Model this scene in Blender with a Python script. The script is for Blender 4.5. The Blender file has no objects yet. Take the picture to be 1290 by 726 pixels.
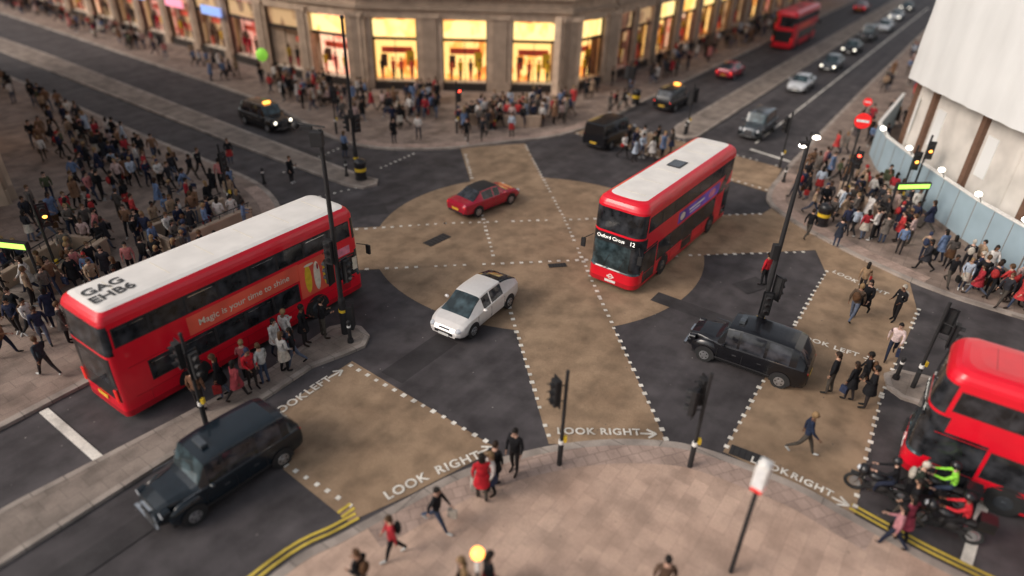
import bpy, bmesh, math, random
from mathutils import Vector, Matrix
R=random.Random(7)
sc=bpy.context.scene
rad=math.radians
COL=sc.collection

# ---------------------------------------------------------------- materials
def _nt(name):
    m=bpy.data.materials.new(name);m.use_nodes=True
    nt=m.node_tree
    b=nt.nodes['Principled BSDF']
    return m,nt,b
def N(nt,t,**k):
    n=nt.nodes.new(t)
    for a,v in k.items(): setattr(n,a,v)
    return n
def setspec(b,v):
    if 'Specular IOR Level' in b.inputs: b.inputs['Specular IOR Level'].default_value=v
def mat(name,col,rough=.6,metal=0,emis=0,ecol=None,var=.12,scale=6,coat=0,spec=.5):
    m,nt,b=_nt(name)
    b.inputs['Roughness'].default_value=rough;b.inputs['Metallic'].default_value=metal;setspec(b,spec)
    tc=N(nt,'ShaderNodeTexCoord');no=N(nt,'ShaderNodeTexNoise');no.inputs['Scale'].default_value=scale;no.inputs['Detail'].default_value=2
    nt.links.new(tc.outputs['Object'],no.inputs['Vector'])
    cr=N(nt,'ShaderNodeValToRGB')
    cr.color_ramp.elements[0].position=.3;cr.color_ramp.elements[1].position=.7
    cr.color_ramp.elements[0].color=(*[c*(1-var) for c in col],1);cr.color_ramp.elements[1].color=(*[min(1,c*(1+var)) for c in col],1)
    nt.links.new(no.outputs['Fac'],cr.inputs['Fac']);nt.links.new(cr.outputs['Color'],b.inputs['Base Color'])
    if coat: b.inputs['Coat Weight'].default_value=coat;b.inputs['Coat Roughness'].default_value=.08
    if emis:
        b.inputs['Emission Color'].default_value=(*(ecol or col),1);b.inputs['Emission Strength'].default_value=emis
        try: m.cycles.emission_sampling='NONE'
        except Exception: pass
    return m
def ground_mat(name,c0,c1,speck=None,rough=.85,scale=.35,bump=.3,brick=None,rotz=0.0,stain=.35,tracks=0):
    m,nt,b=_nt(name);L=nt.links.new
    g=N(nt,'ShaderNodeNewGeometry')
    mp=N(nt,'ShaderNodeMapping');mp.inputs['Rotation'].default_value=(0,0,rotz);L(g.outputs['Position'],mp.inputs['Vector'])
    n1=N(nt,'ShaderNodeTexNoise');n1.inputs['Scale'].default_value=scale;n1.inputs['Detail'].default_value=5;n1.inputs['Roughness'].default_value=.65
    L(mp.outputs[0],n1.inputs['Vector'])
    cr=N(nt,'ShaderNodeValToRGB');cr.color_ramp.elements[0].position=.33;cr.color_ramp.elements[1].position=.68
    cr.color_ramp.elements[0].color=(*c0,1);cr.color_ramp.elements[1].color=(*c1,1);L(n1.outputs['Fac'],cr.inputs['Fac'])
    n2=N(nt,'ShaderNodeTexNoise');n2.inputs['Scale'].default_value=45;n2.inputs['Detail'].default_value=1;L(mp.outputs[0],n2.inputs['Vector'])
    mx=N(nt,'ShaderNodeMixRGB',blend_type='MULTIPLY');mx.inputs[0].default_value=.45
    mr=N(nt,'ShaderNodeMapRange');mr.inputs[1].default_value=.3;mr.inputs[2].default_value=.7;mr.inputs[3].default_value=.6;mr.inputs[4].default_value=1.3
    L(n2.outputs['Fac'],mr.inputs[0]);L(cr.outputs[0],mx.inputs[1]);L(mr.outputs[0],mx.inputs[2])
    out=mx.outputs[0]
    n3=N(nt,'ShaderNodeTexNoise');n3.inputs['Scale'].default_value=1.1;n3.inputs['Detail'].default_value=4;L(mp.outputs[0],n3.inputs['Vector'])
    m3=N(nt,'ShaderNodeMapRange');m3.inputs[1].default_value=.42;m3.inputs[2].default_value=.68;m3.inputs[3].default_value=1.06;m3.inputs[4].default_value=1-stain
    L(n3.outputs['Fac'],m3.inputs[0])
    mx3=N(nt,'ShaderNodeMixRGB',blend_type='MULTIPLY');mx3.inputs[0].default_value=1;L(out,mx3.inputs[1]);L(m3.outputs[0],mx3.inputs[2]);out=mx3.outputs[0]
    if tracks:   # traffic-worn streaks running along one street
        mt=N(nt,'ShaderNodeMapping');mt.inputs['Rotation'].default_value=(0,0,rad(-55.4));mt.vector_type='POINT';L(g.outputs['Position'],mt.inputs['Vector'])
        ms_=N(nt,'ShaderNodeMapping');ms_.inputs['Scale'].default_value=(.035,.9,1);L(mt.outputs[0],ms_.inputs['Vector'])
        n4=N(nt,'ShaderNodeTexNoise');n4.inputs['Scale'].default_value=1;n4.inputs['Detail'].default_value=3;L(ms_.outputs[0],n4.inputs['Vector'])
        m4=N(nt,'ShaderNodeMapRange');m4.inputs[1].default_value=.35;m4.inputs[2].default_value=.65;m4.inputs[3].default_value=1-tracks;m4.inputs[4].default_value=1+tracks*.5;L(n4.outputs['Fac'],m4.inputs[0])
        mx4=N(nt,'ShaderNodeMixRGB',blend_type='MULTIPLY');mx4.inputs[0].default_value=1;L(out,mx4.inputs[1]);L(m4.outputs[0],mx4.inputs[2]);out=mx4.outputs[0]
    if brick:
        br=N(nt,'ShaderNodeTexBrick');br.inputs['Scale'].default_value=1;br.inputs['Brick Width'].default_value=brick[0];br.inputs['Row Height'].default_value=brick[1]
        mo=brick[3] if len(brick)>3 else .6
        br.inputs['Mortar Size'].default_value=brick[2];br.inputs['Color1'].default_value=(1.07,1.07,1.07,1);br.inputs['Color2'].default_value=(.88,.88,.88,1);br.inputs['Mortar'].default_value=(mo,mo,mo,1)
        L(mp.outputs[0],br.inputs['Vector'])
        mb=N(nt,'ShaderNodeMixRGB',blend_type='MULTIPLY');mb.inputs[0].default_value=1;L(out,mb.inputs[1]);L(br.outputs['Color'],mb.inputs[2]);out=mb.outputs[0]
    if speck:
        v=N(nt,'ShaderNodeTexVoronoi');v.inputs['Scale'].default_value=1.6;L(mp.outputs[0],v.inputs['Vector'])
        ms=N(nt,'ShaderNodeMapRange');ms.inputs[1].default_value=.03;ms.inputs[2].default_value=.055;ms.inputs[3].default_value=1;ms.inputs[4].default_value=0;L(v.outputs['Distance'],ms.inputs[0])
        mk=N(nt,'ShaderNodeMixRGB');L(ms.outputs[0],mk.inputs[0]);L(out,mk.inputs[1]);mk.inputs[2].default_value=(*speck,1);out=mk.outputs[0]
    L(out,b.inputs['Base Color']);b.inputs['Roughness'].default_value=rough;setspec(b,.3)
    return m
ASPH=ground_mat('asphalt',(.060,.053,.056),(.096,.086,.088),speck=(.28,.26,.24),rough=.75,tracks=.25)
PATCH=ground_mat('asphalt_patch',(.040,.036,.038),(.060,.055,.056),rough=.75)
BUFF=ground_mat('buff_surfacing',(.27,.182,.115),(.38,.266,.172),speck=(.10,.085,.075),rough=.85,stain=.30,tracks=.16)
PAVE=ground_mat('pavement_slabs',(.24,.178,.145),(.34,.26,.215),speck=(.12,.1,.09),brick=(.9,.6,.012,.7),rotz=rad(-55))
PAVES=ground_mat('pavement_slabs_warm',(.44,.30,.228),(.60,.43,.335),speck=(.2,.15,.12),brick=(.75,.5,.010,.8),rotz=rad(-55),stain=.24,scale=.22)
TACT=ground_mat('tactile_paving',(.36,.26,.215),(.47,.345,.285),brick=(.4,.4,.02,.72),rotz=rad(-20),stain=.25)
MEDM=ground_mat('median_paving',(.24,.195,.165),(.32,.265,.225),brick=(.6,.6,.012,.75),rotz=rad(-55))
KERB=ground_mat('granite_kerb',(.32,.27,.235),(.43,.37,.32),brick=(.9,5,.02),rotz=rad(-55))
WPAINT=ground_mat('road_paint_white',(.66,.62,.55),(.88,.84,.76),rough=.6,scale=2,stain=.3)
YPAINT=ground_mat('road_paint_yellow',(.55,.40,.06),(.7,.52,.09),rough=.6,scale=2)
IRON=mat('cast_iron',(.04,.037,.037),.6,.3)
BLK=mat('black_paint',(.012,.012,.014),.35,coat=.3)
BLKM=mat('black_matt',(.018,.017,.018),.7)
RUB=mat('tyre_rubber',(.02,.02,.02),.85)
ALLOY=mat('alloy_rim',(.45,.45,.46),.35,.8)
def glass_mat(name,c=(.012,.013,.016),r=.06,sp=.5):
    m,nt,b=_nt(name);L=nt.links.new
    b.inputs['Roughness'].default_value=r;setspec(b,sp)
    tc=N(nt,'ShaderNodeTexCoord');no=N(nt,'ShaderNodeTexNoise');no.inputs['Scale'].default_value=2.2;no.inputs['Detail'].default_value=2;L(tc.outputs['Object'],no.inputs['Vector'])
    cr=N(nt,'ShaderNodeValToRGB');e=cr.color_ramp.elements;e[0].position=.4;e[1].position=.75
    e[0].color=(*c,1);e[1].color=(c[0]*4+.01,c[1]*4+.009,c[2]*4+.01,1);L(no.outputs['Fac'],cr.inputs['Fac']);L(cr.outputs[0],b.inputs['Base Color'])
    return m
GLASS=glass_mat('dark_glass')
GLASSB=glass_mat('bus_glass',(.012,.013,.015),.09,.5)
WSCR=glass_mat('windscreen_glass',(.015,.026,.03),.04,.6)
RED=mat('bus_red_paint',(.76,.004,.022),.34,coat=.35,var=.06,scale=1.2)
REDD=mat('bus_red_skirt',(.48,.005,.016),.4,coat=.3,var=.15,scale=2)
WHT=mat('bus_roof_white',(.84,.80,.75),.5,var=.07,scale=1.2)
CREAM=mat('cream',(.75,.68,.55),.5)
ADOR=mat('advert_orange',(.82,.12,.07),.4,var=.2,scale=.8)
ADBL=mat('advert_blue',(.14,.07,.48),.35,var=.6,scale=1.2)
ADPK=mat('advert_pink',(.8,.25,.35),.4,var=.3,scale=3)
SILV=mat('silver_paint',(.76,.73,.70),.3,.15,coat=.6,var=.03)
CRIM=mat('crimson_paint',(.42,.005,.032),.25,.1,coat=.8,var=.05)
TAXB=mat('taxi_black_paint',(.006,.006,.008),.25,.0,coat=.5,var=.2,spec=.4)
TAXN=mat('taxi_navy_paint',(.006,.012,.018),.25,.0,coat=.55,var=.2,spec=.4)
CARG=mat('grey_paint',(.07,.08,.09),.25,.3,coat=.8)
CARW=mat('white_car_paint',(.62,.64,.66),.25,.1,coat=.8,var=.03)
CHR=mat('chrome',(.6,.6,.6),.15,1)
LENS=mat('headlamp_lens',(.6,.62,.65),.1,0,var=.05)
LENSL=mat('headlamp_lit',(.9,.9,.85),.1,emis=4,ecol=(1,.92,.75))
TAIL=mat('tail_lamp',(.4,.01,.01),.2,emis=.5,ecol=(1,.03,.02))
TAILL=mat('tail_lamp_lit',(.6,.01,.01),.2,emis=5,ecol=(1,.05,.03))
PLW=mat('plate_white',(.75,.75,.72),.5);PLY=mat('plate_yellow',(.8,.5,.05),.5)
ORL=mat('orange_lamp',(.9,.4,.05),.4,emis=5,ecol=(1,.36,.06))
SIGR=mat('signal_red',(.5,.02,.02),.4,emis=9,ecol=(1,.06,.03))
SIGG=mat('signal_green',(.02,.4,.15),.4,emis=6,ecol=(.1,1,.45))
SIGO=mat('signal_off',(.03,.02,.02),.4)
LAMPW=mat('lamp_white',(.9,.9,.85),.4,emis=7,ecol=(1,.93,.8))
GRNL=mat('entrance_sign_lit',(.4,.8,.15),.4,emis=1.5,ecol=(.5,1,.12))
SIGNRED=mat('sign_red',(.7,.02,.02),.4,emis=.3,ecol=(1,.03,.03));SIGNW=mat('sign_white',(.75,.75,.75),.5)
TXTW=mat('lettering_white',(.8,.78,.74),.5);TXTD=mat('lettering_dark',(.05,.05,.05),.6)
TXTL=mat('blind_lettering',(.9,.9,.85),.5,emis=1.2,ecol=(1,.95,.85))
YEL=mat('yellow_band',(.75,.5,.03),.5)
STONE=mat('portland_stone',(.50,.37,.27),.8,var=.18,scale=1.3)
STONED=mat('stone_trim',(.38,.28,.205),.8,var=.15,scale=1.3)
DARKF=mat('shop_frame_dark',(.03,.025,.022),.4)
HOARD=mat('hoarding_paint',(.32,.42,.48),.6,var=.1,scale=.7)
SHEET=mat('scaffold_sheeting',(.74,.745,.73),.6,var=.05,scale=.3)
WOOD=mat('timber',(.15,.08,.05),.7);PANEL=mat('pale_panel',(.62,.58,.53),.7,var=.15,scale=.8)
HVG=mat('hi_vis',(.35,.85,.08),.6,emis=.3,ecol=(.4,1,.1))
def shop_mat(name,a,b2,c,st,sc_=1.4,samp=None):
    m,nt,b=_nt(name);L=nt.links.new
    g=N(nt,'ShaderNodeNewGeometry');mp=N(nt,'ShaderNodeMapping');mp.inputs['Scale'].default_value=(1,1,.7);L(g.outputs['Position'],mp.inputs['Vector'])
    v=N(nt,'ShaderNodeTexVoronoi');v.inputs['Scale'].default_value=sc_;L(mp.outputs[0],v.inputs['Vector'])
    n=N(nt,'ShaderNodeTexNoise');n.inputs['Scale'].default_value=1.1;n.inputs['Detail'].default_value=2;L(mp.outputs[0],n.inputs['Vector'])
    s=N(nt,'ShaderNodeSeparateColor');L(v.outputs['Color'],s.inputs[0])
    ad=N(nt,'ShaderNodeMath',operation='ADD');L(s.outputs[0],ad.inputs[0]);L(n.outputs['Fac'],ad.inputs[1])
    cr=N(nt,'ShaderNodeValToRGB');e=cr.color_ramp.elements;e[0].position=.38;e[0].color=(*a,1);e[1].position=.97;e[1].color=(*c,1);k=e.new(.7);k.color=(*b2,1)
    L(ad.outputs[0],cr.inputs['Fac']);L(cr.outputs[0],b.inputs['Emission Color']);b.inputs['Emission Strength'].default_value=st
    b.inputs['Base Color'].default_value=(.3,.2,.1,1)
    try: m.cycles.emission_sampling=samp or 'NONE'
    except Exception: pass
    return m
SHOPW=shop_mat('shop_interior_warm',(.5,.08,.01),(1,.36,.06),(1,.62,.2),1.5,samp='FRONT')
SHOPT=shop_mat('shop_header_light',(.95,.42,.07),(1,.6,.16),(1,.75,.3),1.6,.6,samp='FRONT')
SHOPP=shop_mat('shop_interior_pink',(.6,.03,.06),(1,.22,.16),(1,.62,.4),1.3)
SHOPR=shop_mat('shop_interior_red',(.25,.01,.02),(.75,.06,.08),(1,.45,.35),.8)
SHOPD=shop_mat('shop_interior_dim',(.03,.015,.02),(.22,.07,.05),(.8,.5,.25),.55)
SIGNB=mat('sign_light_blue',(.2,.4,.7),.4,emis=.7,ecol=(.35,.45,1));SIGNP=mat('sign_light_pink',(.8,.3,.5),.4,emis=.8,ecol=(1,.3,.35))

def pmat(name,mode,cols=None,rough=.85):
    m,nt,b=_nt(name);L=nt.links.new;b.inputs['Roughness'].default_value=rough;setspec(b,.2)
    oi=N(nt,'ShaderNodeObjectInfo')
    if mode=='color': src=oi.outputs['Color']
    else:
        cr=N(nt,'ShaderNodeValToRGB');cr.color_ramp.interpolation='CONSTANT';e=cr.color_ramp.elements
        e[0].position=0;e[0].color=(*cols[0],1);e[1].position=1/len(cols);e[1].color=(*cols[1],1)
        for i in range(2,len(cols)): k=e.new(i/len(cols));k.color=(*cols[i],1)
        ml=N(nt,'ShaderNodeMath',operation='MULTIPLY');ml.inputs[1].default_value=mode;fr=N(nt,'ShaderNodeMath',operation='FRACT');L(oi.outputs['Random'],ml.inputs[0]);L(ml.outputs[0],fr.inputs[0]);L(fr.outputs[0],cr.inputs[0]);src=cr.outputs[0]
    tc=N(nt,'ShaderNodeTexCoord');no=N(nt,'ShaderNodeTexNoise');no.inputs['Scale'].default_value=9;no.inputs['Detail'].default_value=1;L(tc.outputs['Object'],no.inputs['Vector'])
    mr=N(nt,'ShaderNodeMapRange');mr.inputs[1].default_value=.3;mr.inputs[2].default_value=.7;mr.inputs[3].default_value=.7;mr.inputs[4].default_value=1.2;L(no.outputs['Fac'],mr.inputs[0])
    mx=N(nt,'ShaderNodeMixRGB',blend_type='MULTIPLY');mx.inputs[0].default_value=1;L(src,mx.inputs[1]);L(mr.outputs[0],mx.inputs[2]);L(mx.outputs[0],b.inputs['Base Color'])
    return m
PJ=pmat('clothing_jacket','color')
PT=pmat('clothing_trousers',7.31,[(.014,.014,.016),(.02,.025,.045),(.045,.06,.10),(.014,.013,.014),(.07,.06,.05),(.11,.13,.18),(.03,.025,.025)])
PS=pmat('skin',3.77,[(.55,.33,.24),(.48,.28,.19),(.30,.16,.10),(.58,.36,.27),(.16,.08,.05)],.55)
PH=pmat('hair',11.9,[(.012,.01,.009),(.03,.018,.012),(.09,.05,.025),(.015,.012,.01),(.25,.16,.08)],.6)
PSH=pmat('shoes',5.3,[(.012,.012,.012),(.03,.02,.015),(.5,.5,.48),(.012,.012,.012)],.6)
PB=pmat('bag',9.1,[(.015,.015,.015),(.10,.05,.025),(.35,.03,.03),(.03,.04,.08),(.5,.45,.38)],.7)

# ---------------------------------------------------------------- mesh builder
class MB:
    def __init__(s): s.v=[];s.f=[];s.m=[];s.mats=[]
    def mi(s,m):
        if m not in s.mats: s.mats.append(m)
        return s.mats.index(m)
    def add(s,vs,fs,m,T=None):
        o=len(s.v)
        if T is not None: vs=[tuple(T@Vector(v)) for v in vs]
        s.v+=[tuple(v) for v in vs]
        if isinstance(m,list):
            for f,mm in zip(fs,m): s.f.append([o+i for i in f]);s.m.append(s.mi(mm))
        else:
            k=s.mi(m)
            for f in fs: s.f.append([o+i for i in f]);s.m.append(k)
    def box(s,c,d,m,rz=0,T=None,taper=1):
        x,y,z=d[0]/2,d[1]/2,d[2]/2;vs=[]
        for sz in(-1,1):
            t=taper if sz>0 else 1
            for sx,sy in((-1,-1),(1,-1),(1,1),(-1,1)):
                px,py=sx*x*t,sy*y*t
                vs.append((c[0]+px*math.cos(rz)-py*math.sin(rz),c[1]+px*math.sin(rz)+py*math.cos(rz),c[2]+sz*z))
        s.add(vs,[(3,2,1,0),(4,5,6,7),(0,1,5,4),(1,2,6,5),(2,3,7,6),(3,0,4,7)],m,T)
    def cyl(s,p0,p1,r0,r1,m,n=12,T=None,caps=True):
        p0=Vector(p0);p1=Vector(p1);d=(p1-p0).normalized()
        a=Vector((0,0,1)) if abs(d.z)<.9 else Vector((1,0,0))
        u=d.cross(a).normalized();w=d.cross(u);vs=[]
        for p,r in((p0,r0),(p1,r1)):
            for i in range(n):
                t=2*math.pi*i/n;vs.append(p+u*math.cos(t)*r+w*math.sin(t)*r)
        fs=[(i,i+n,(i+1)%n+n,(i+1)%n) for i in range(n)]
        if caps: fs+=[tuple(range(n)),tuple(range(2*n-1,n-1,-1))]
        s.add(vs,fs,m,T)
    def sph(s,c,r,m,nu=12,nv=8,T=None,v0=0,v1=1,keep=None):
        vs=[];fs=[]
        for j in range(nv+1):
            ph=math.pi*(v0+(v1-v0)*j/nv)
            for i in range(nu):
                t=2*math.pi*i/nu;vs.append((c[0]+r[0]*math.sin(ph)*math.cos(t),c[1]+r[1]*math.sin(ph)*math.sin(t),c[2]+r[2]*math.cos(ph)))
        for j in range(nv):
            for i in range(nu):
                f=(j*nu+i,(j+1)*nu+i,(j+1)*nu+(i+1)%nu,j*nu+(i+1)%nu)
                fs.append(f)
        s.add(vs,fs,m,T)
    def prism(s,pts,z0,z1,mt,ms=None):
        n=len(pts);vs=[(x,y,z0) for x,y in pts]+[(x,y,z1) for x,y in pts]
        s.add(vs,[tuple(range(n,2*n))],mt)
        s.add(vs,[(i,(i+1)%n,(i+1)%n+n,i+n) for i in range(n)],ms or mt)
    def obj(s,name,smooth=35,parent=None,loc=None,rz=0,link=True):
        me=bpy.data.meshes.new(name);me.from_pydata(s.v,[],s.f)
        for m in s.mats: me.materials.append(m)
        me.polygons.foreach_set('material_index',s.m)
        me.update()
        if smooth:
            me.polygons.foreach_set('use_smooth',[True]*len(s.f))
            try: me.set_sharp_from_angle(angle=rad(smooth))
            except Exception: pass
        if not link: return me
        o=bpy.data.objects.new(name,me);COL.objects.link(o)
        if loc: o.location=loc
        o.rotation_euler[2]=rz
        if parent: o.parent=parent
        return o
def text(body,size,loc,rz,m,parent=None,rot=None,name='lettering',ext=0,align='CENTER',bold=0):
    c=bpy.data.curves.new(name,'FONT');c.body=body;c.size=size;c.align_x=align;c.align_y='CENTER';c.extrude=ext;c.offset=bold
    c.materials.append(m)
    o=bpy.data.objects.new(name,c);COL.objects.link(o);o.location=loc
    o.rotation_euler=rot or (0,0,rz)
    if parent: o.parent=parent
    return o
def catmull(P,n=5,closed=False):
    out=[];k=len(P)
    rng=range(k) if closed else range(k-1)
    for i in rng:
        p0=P[(i-1)%k] if closed or i>0 else P[0];p1=P[i];p2=P[(i+1)%k];p3=P[(i+2)%k] if closed or i+2<k else P[-1]
        for j in range(n):
            t=j/n
            out.append(tuple(.5*((2*p1[a])+(-p0[a]+p2[a])*t+(2*p0[a]-5*p1[a]+4*p2[a]-p3[a])*t*t+(-p0[a]+3*p1[a]-3*p2[a]+p3[a])*t**3) for a in(0,1)))
    if not closed: out.append(P[-1])
    return out
def offset(P,d):
    out=[]
    for i,p in enumerate(P):
        a=Vector(P[max(0,i-1)]);b=Vector(P[min(len(P)-1,i+1)]);t=(b-a).normalized()
        out.append((p[0]-t.y*d,p[1]+t.x*d))
    return out
def ribbon(mb,P,d0,d1,z,m,zb=None):
    a=offset(P,d0);b=offset(P,d1);n=len(P)
    vs=[(x,y,z) for x,y in a]+[(x,y,z) for x,y in b]
    mb.add(vs,[(i,i+1,i+1+n,i+n) for i in range(n-1)],m)
    if zb is not None:
        vs=[(x,y,z) for x,y in a]+[(x,y,zb) for x,y in a]
        mb.add(vs,[(i+1,i,i+n,i+1+n) for i in range(n-1)],m)
        vs=[(x,y,z) for x,y in b]+[(x,y,zb) for x,y in b]
        mb.add(vs,[(i,i+1,i+1+n,i+n) for i in range(n-1)],m)

A=rad(55.4);DA=(math.cos(A),math.sin(A));DB=(math.cos(A+math.pi/2),math.sin(A+math.pi/2))
C=(1.3,31.1)
# ---------------------------------------------------------------- ground
g=MB();g.add([(-500,-300,0),(500,-300,0),(500,900,0),(-500,900,0)],[(0,1,2,3)],ASPH);g.obj('ground',0)

def pavement(name,edge,rest,m):
    e=catmull(edge,6)
    mb=MB();mb.prism(e+rest,-.05,.12,m,KERB);o=mb.obj(name,0)
    k=MB()
    cx=sum(p[0] for p in rest)/len(rest);cy=sum(p[1] for p in rest)/len(rest)
    i=len(e)//2;t=(e[i+1][0]-e[i-1][0],e[i+1][1]-e[i-1][1]);s=1 if (-t[1]*(cx-e[i][0])+t[0]*(cy-e[i][1]))>0 else -1
    ribbon(k,e,-.012*s,.28*s,.128,KERB,0)
    k.obj('kerb',0)
    return e,s
SE_=[(-22,-12),(-14,0),(-9.2,6.4),(-6,10.9),(-4.6,12.1),(-3.0,13.4),(-1.7,14.4),(-.2,15.2),(1.6,15.85),(3.5,16.2),(5.4,16.2),(6.6,15.9),(8,15.2),(9.3,14.4),(10.3,13.5),(11.3,12.6),(12.5,11.6),(17,8.4),(30,-.7)]
eS,sS=pavement('pavement',SE_,[(30,-20),(-22,-20)],PAVES)
WE=[(-40,-18),(-26,2.5),(-18.5,13.2),(-15.3,18.2),(-13,21.7),(-12,24.4),(-11.7,27),(-12,30),(-13,33.3),(-15.0,36.4),(-18.2,39.2),(-27.2,45.6),(-40.8,55.8),(-60,70.2),(-110,108)]
eW,sW=pavement('pavement',WE,[(-150,100),(-150,-18)],PAVE)
NE_=[(-120,130),(-60,84.5),(-40,69.0),(-24,56.5),(-19,52),(-15.5,48),(-12.5,45.2),(-9.4,43.9),(-5,44.3),(-.6,46.2),(2.9,47.8),(6.2,51),(9.2,55.3),(14.3,62.9),(28,82.8),(60,129.2),(110,201.5)]
eN,sN=pavement('pavement',NE_,[(60,260),(-120,260)],PAVE)
EE=[(120,190.5),(61.5,105.7),(46,83.2),(32.2,63.2),(20.3,45.6),(17.6,41.4),(15.9,38.6),(15.3,36.3),(16.2,33.2),(17.9,29.9),(20.1,26.9),(23.1,24.5),(33,17.5),(60,-1.4)]
eE,sE=pavement('pavement',EE,[(160,-1),(220,190)],PAVE)
tp=MB()
for e,s,f in((eS,sS,lambda p:-4.2<p[0]<11.0),(eW,sW,lambda p:22<p[1]<37),(eN,sN,lambda p:-12<p[0]<6.5),(eE,sE,lambda p:27<p[1]<42 and p[0]<20)):
    q=[p for p in e if f(p)]
    ribbon(tp,q,.28*s,1.08*s,.124,TACT)
tp.obj('tactile_paving',0)
def median(P,name='median_island'):
    mb=MB();mb.prism(P,-.05,.12,MEDM,KERB);
    Q=P+[P[0]];
    area=sum(Q[i][0]*Q[i+1][1]-Q[i+1][0]*Q[i][1] for i in range(len(P)))
    s=1 if area>0 else -1
    Pm=[P[-1]]+P+[P[0],P[1]]
    a=offset(Pm,-.012*s)[1:-1];b=offset(Pm,.2*s)[1:-1];n=len(a)
    mb.add([(x,y,.127) for x,y in a]+[(x,y,.127) for x,y in b],[(i,i+1,i+1+n,i+n) if s>0 else (i+n,i+1+n,i+1,i) for i in range(n-1)],KERB)
    mb.add([(x,y,.127) for x,y in a]+[(x,y,0) for x,y in a],[(i,i+n,i+1+n,i+1) for i in range(n-1)],KERB)
    mb.obj(name,0)
def along(p,d,t,off=0):
    return (p[0]+d[0]*t+(-d[1])*off,p[1]+d[1]*t+d[0]*off)
median([(-6.9,22.5),(-6.2,22.3),(-5.75,21.7),(-5.8,21),(-6.4,20.45),(-7.5,19.6),(-8.5,18.0),(-11.2,14.0),(-13.3,10.9),(-20,1.2),(-21.7,2.4),(-14.3,12.9),(-11.4,16.4),(-9.0,19.4),(-8.0,21.3),(-7.5,22.2)])
median([(-8.6,38.3),(-8.5,37.5),(-9.2,36.9),(-10.3,37.2),(-20,44.1),(-48,65.2),(-90,97),(-89,98.5),(-46.5,67.4),(-19,46.0),(-9.6,38.8)])
median([(12.1,49.0),(12.7,48.4),(13.6,48.6),(15.4,51.2),(33,76.7),(60,115.8),(110,188),(108,189.3),(58,117),(31,78.1),(12.6,51.4),(12.0,50)])
median([(14.35,19.5),(14.6,20.3),(15.3,20.6),(16.4,20.2),(22,16.2),(45,0),(44,-1.4),(20.8,14.8),(15.5,18.4),(14.6,18.9)])

def sheet(name,polys,m,z0):
    mb=MB()
    for i,P in enumerate(polys):
        mb.add([(x,y,z0+.004*i) for x,y in P],[tuple(range(len(P)))],m)
    return mb.obj(name,0)
disc=[(C[0]+8.6*math.cos(t*math.pi/48),C[1]+8.6*math.sin(t*math.pi/48)) for t in range(96)]
NS=[(1.4,16.0),(5.4,16.2),(4.0,25.4),(2.8,33.7),(.6,46.2),(-4.0,44.8),(-.2,24.8)]
EW=[(-11.7,26.4),(-6.9,27.2),(9.1,29.7),(17.9,31.1),(16,36.8),(14.5,35.2),(-3.8,32.5),(-12.2,30.9)]
XSW=[(-6.1,20.1),(-.3,15.7),(-3,13.6),(-4.5,12.6),(-7.0,14.5),(-8.0,17.3)]
XSE=[(16.3,33.1),(15.5,28.3),(12.3,23.6),(7.2,15.9),(9.3,14.4),(10.5,13.4),(13.9,19.0),(18.3,24.9),(19.3,27.6),(17,31.5)]
XNE=[(4.2,49.0),(7.4,51.9),(18.2,42.8),(15.9,38.4)]
sheet('road_surfacing',[disc,NS,EW,XSW,XSE,XNE],BUFF,.006)
def rect(x,y,l,w,a):
    a=rad(a);return [(x+u*l/2*math.cos(a)-v*w/2*math.sin(a),y+u*l/2*math.sin(a)+v*w/2*math.cos(a)) for u,v in((-1,-1),(1,-1),(1,1),(-1,1))]
sheet('road_patch',[rect(-3.5,20.5,3.2,1.1,55),rect(8.2,24.5,4.0,.9,-35),rect(-8.5,33.8,2.5,1.4,20),rect(10.5,44.5,.1,.1,0),rect(-14.5,43.0,5,.8,143),rect(22,58,6,1,55),rect(-10.8,11.6,3,.8,55),rect(11.4,26.9,1.6,1.0,30)],PATCH,.0035)

dm=MB()
def dots(p,q,step=.47,w=.17):
    p=Vector(p);q=Vector(q);L_=(q-p).length;n=int(L_/step);d=(q-p)/L_;rz=math.atan2(d.y,d.x)
    for i in range(n+1):
        if R.random()<.04: continue
        c=p+d*(i*step)
        ww=w*R.uniform(.75,1.12)
        x,y=c.x+R.uniform(-.015,.015),c.y+R.uniform(-.015,.015)
        vs=[]
        for a,b in((-.5,-.5),(.5,-.5),(.5,.5),(-.5,.5)):
            vs.append((x+a*ww*math.cos(rz)-b*ww*math.sin(rz),y+a*ww*math.sin(rz)+b*ww*math.cos(rz),.034))
        dm.add(vs,[(0,1,2,3)],WPAINT)
def line(p,q,w,m=None,z=.036):
    p=Vector(p);q=Vector(q);d=(q-p).normalized();n=Vector((-d.y,d.x))*w/2
    dm.add([(*(p-n),z),(*(q-n),z),(*(q+n),z),(*(p+n),z)],[(0,1,2,3)],m or WPAINT)
for P in([(1.4,16.4),(-.2,24.8)],[(-1.0,29),(-3.6,43.8)],[(5.4,16.4),(4.0,25.4)],[(4.0,25.4),(2.8,33.7)],[(2.8,33.7),(.6,45.9)],[(-8.4,31.4),(-3.8,32.5)],[(-3.8,32.5),(14.8,35.2)],[(-7,27.2),(9.1,29.7)],[(9.1,29.7),(15.2,30.5)],
         [(-6.1,19.8),(-.5,15.9)],[(-7,14.7),(-4.3,13.0)],[(15.6,28.5),(12.3,23.6)],[(12.3,23.6),(7.2,15.9)],[(18.5,25.2),(13.9,19.0)],[(13.9,19.0),(10.5,13.5)],[(-8.8,40.4),(-6.6,44.0)],[(-12.6,34.6),(-9.4,37.2)],[(4.6,48.8),(15.9,38.8)],[(7.8,51.7),(18.1,43.2)],[(-11.8,45),(-14.8,39)]):
    dots(*P)
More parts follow.
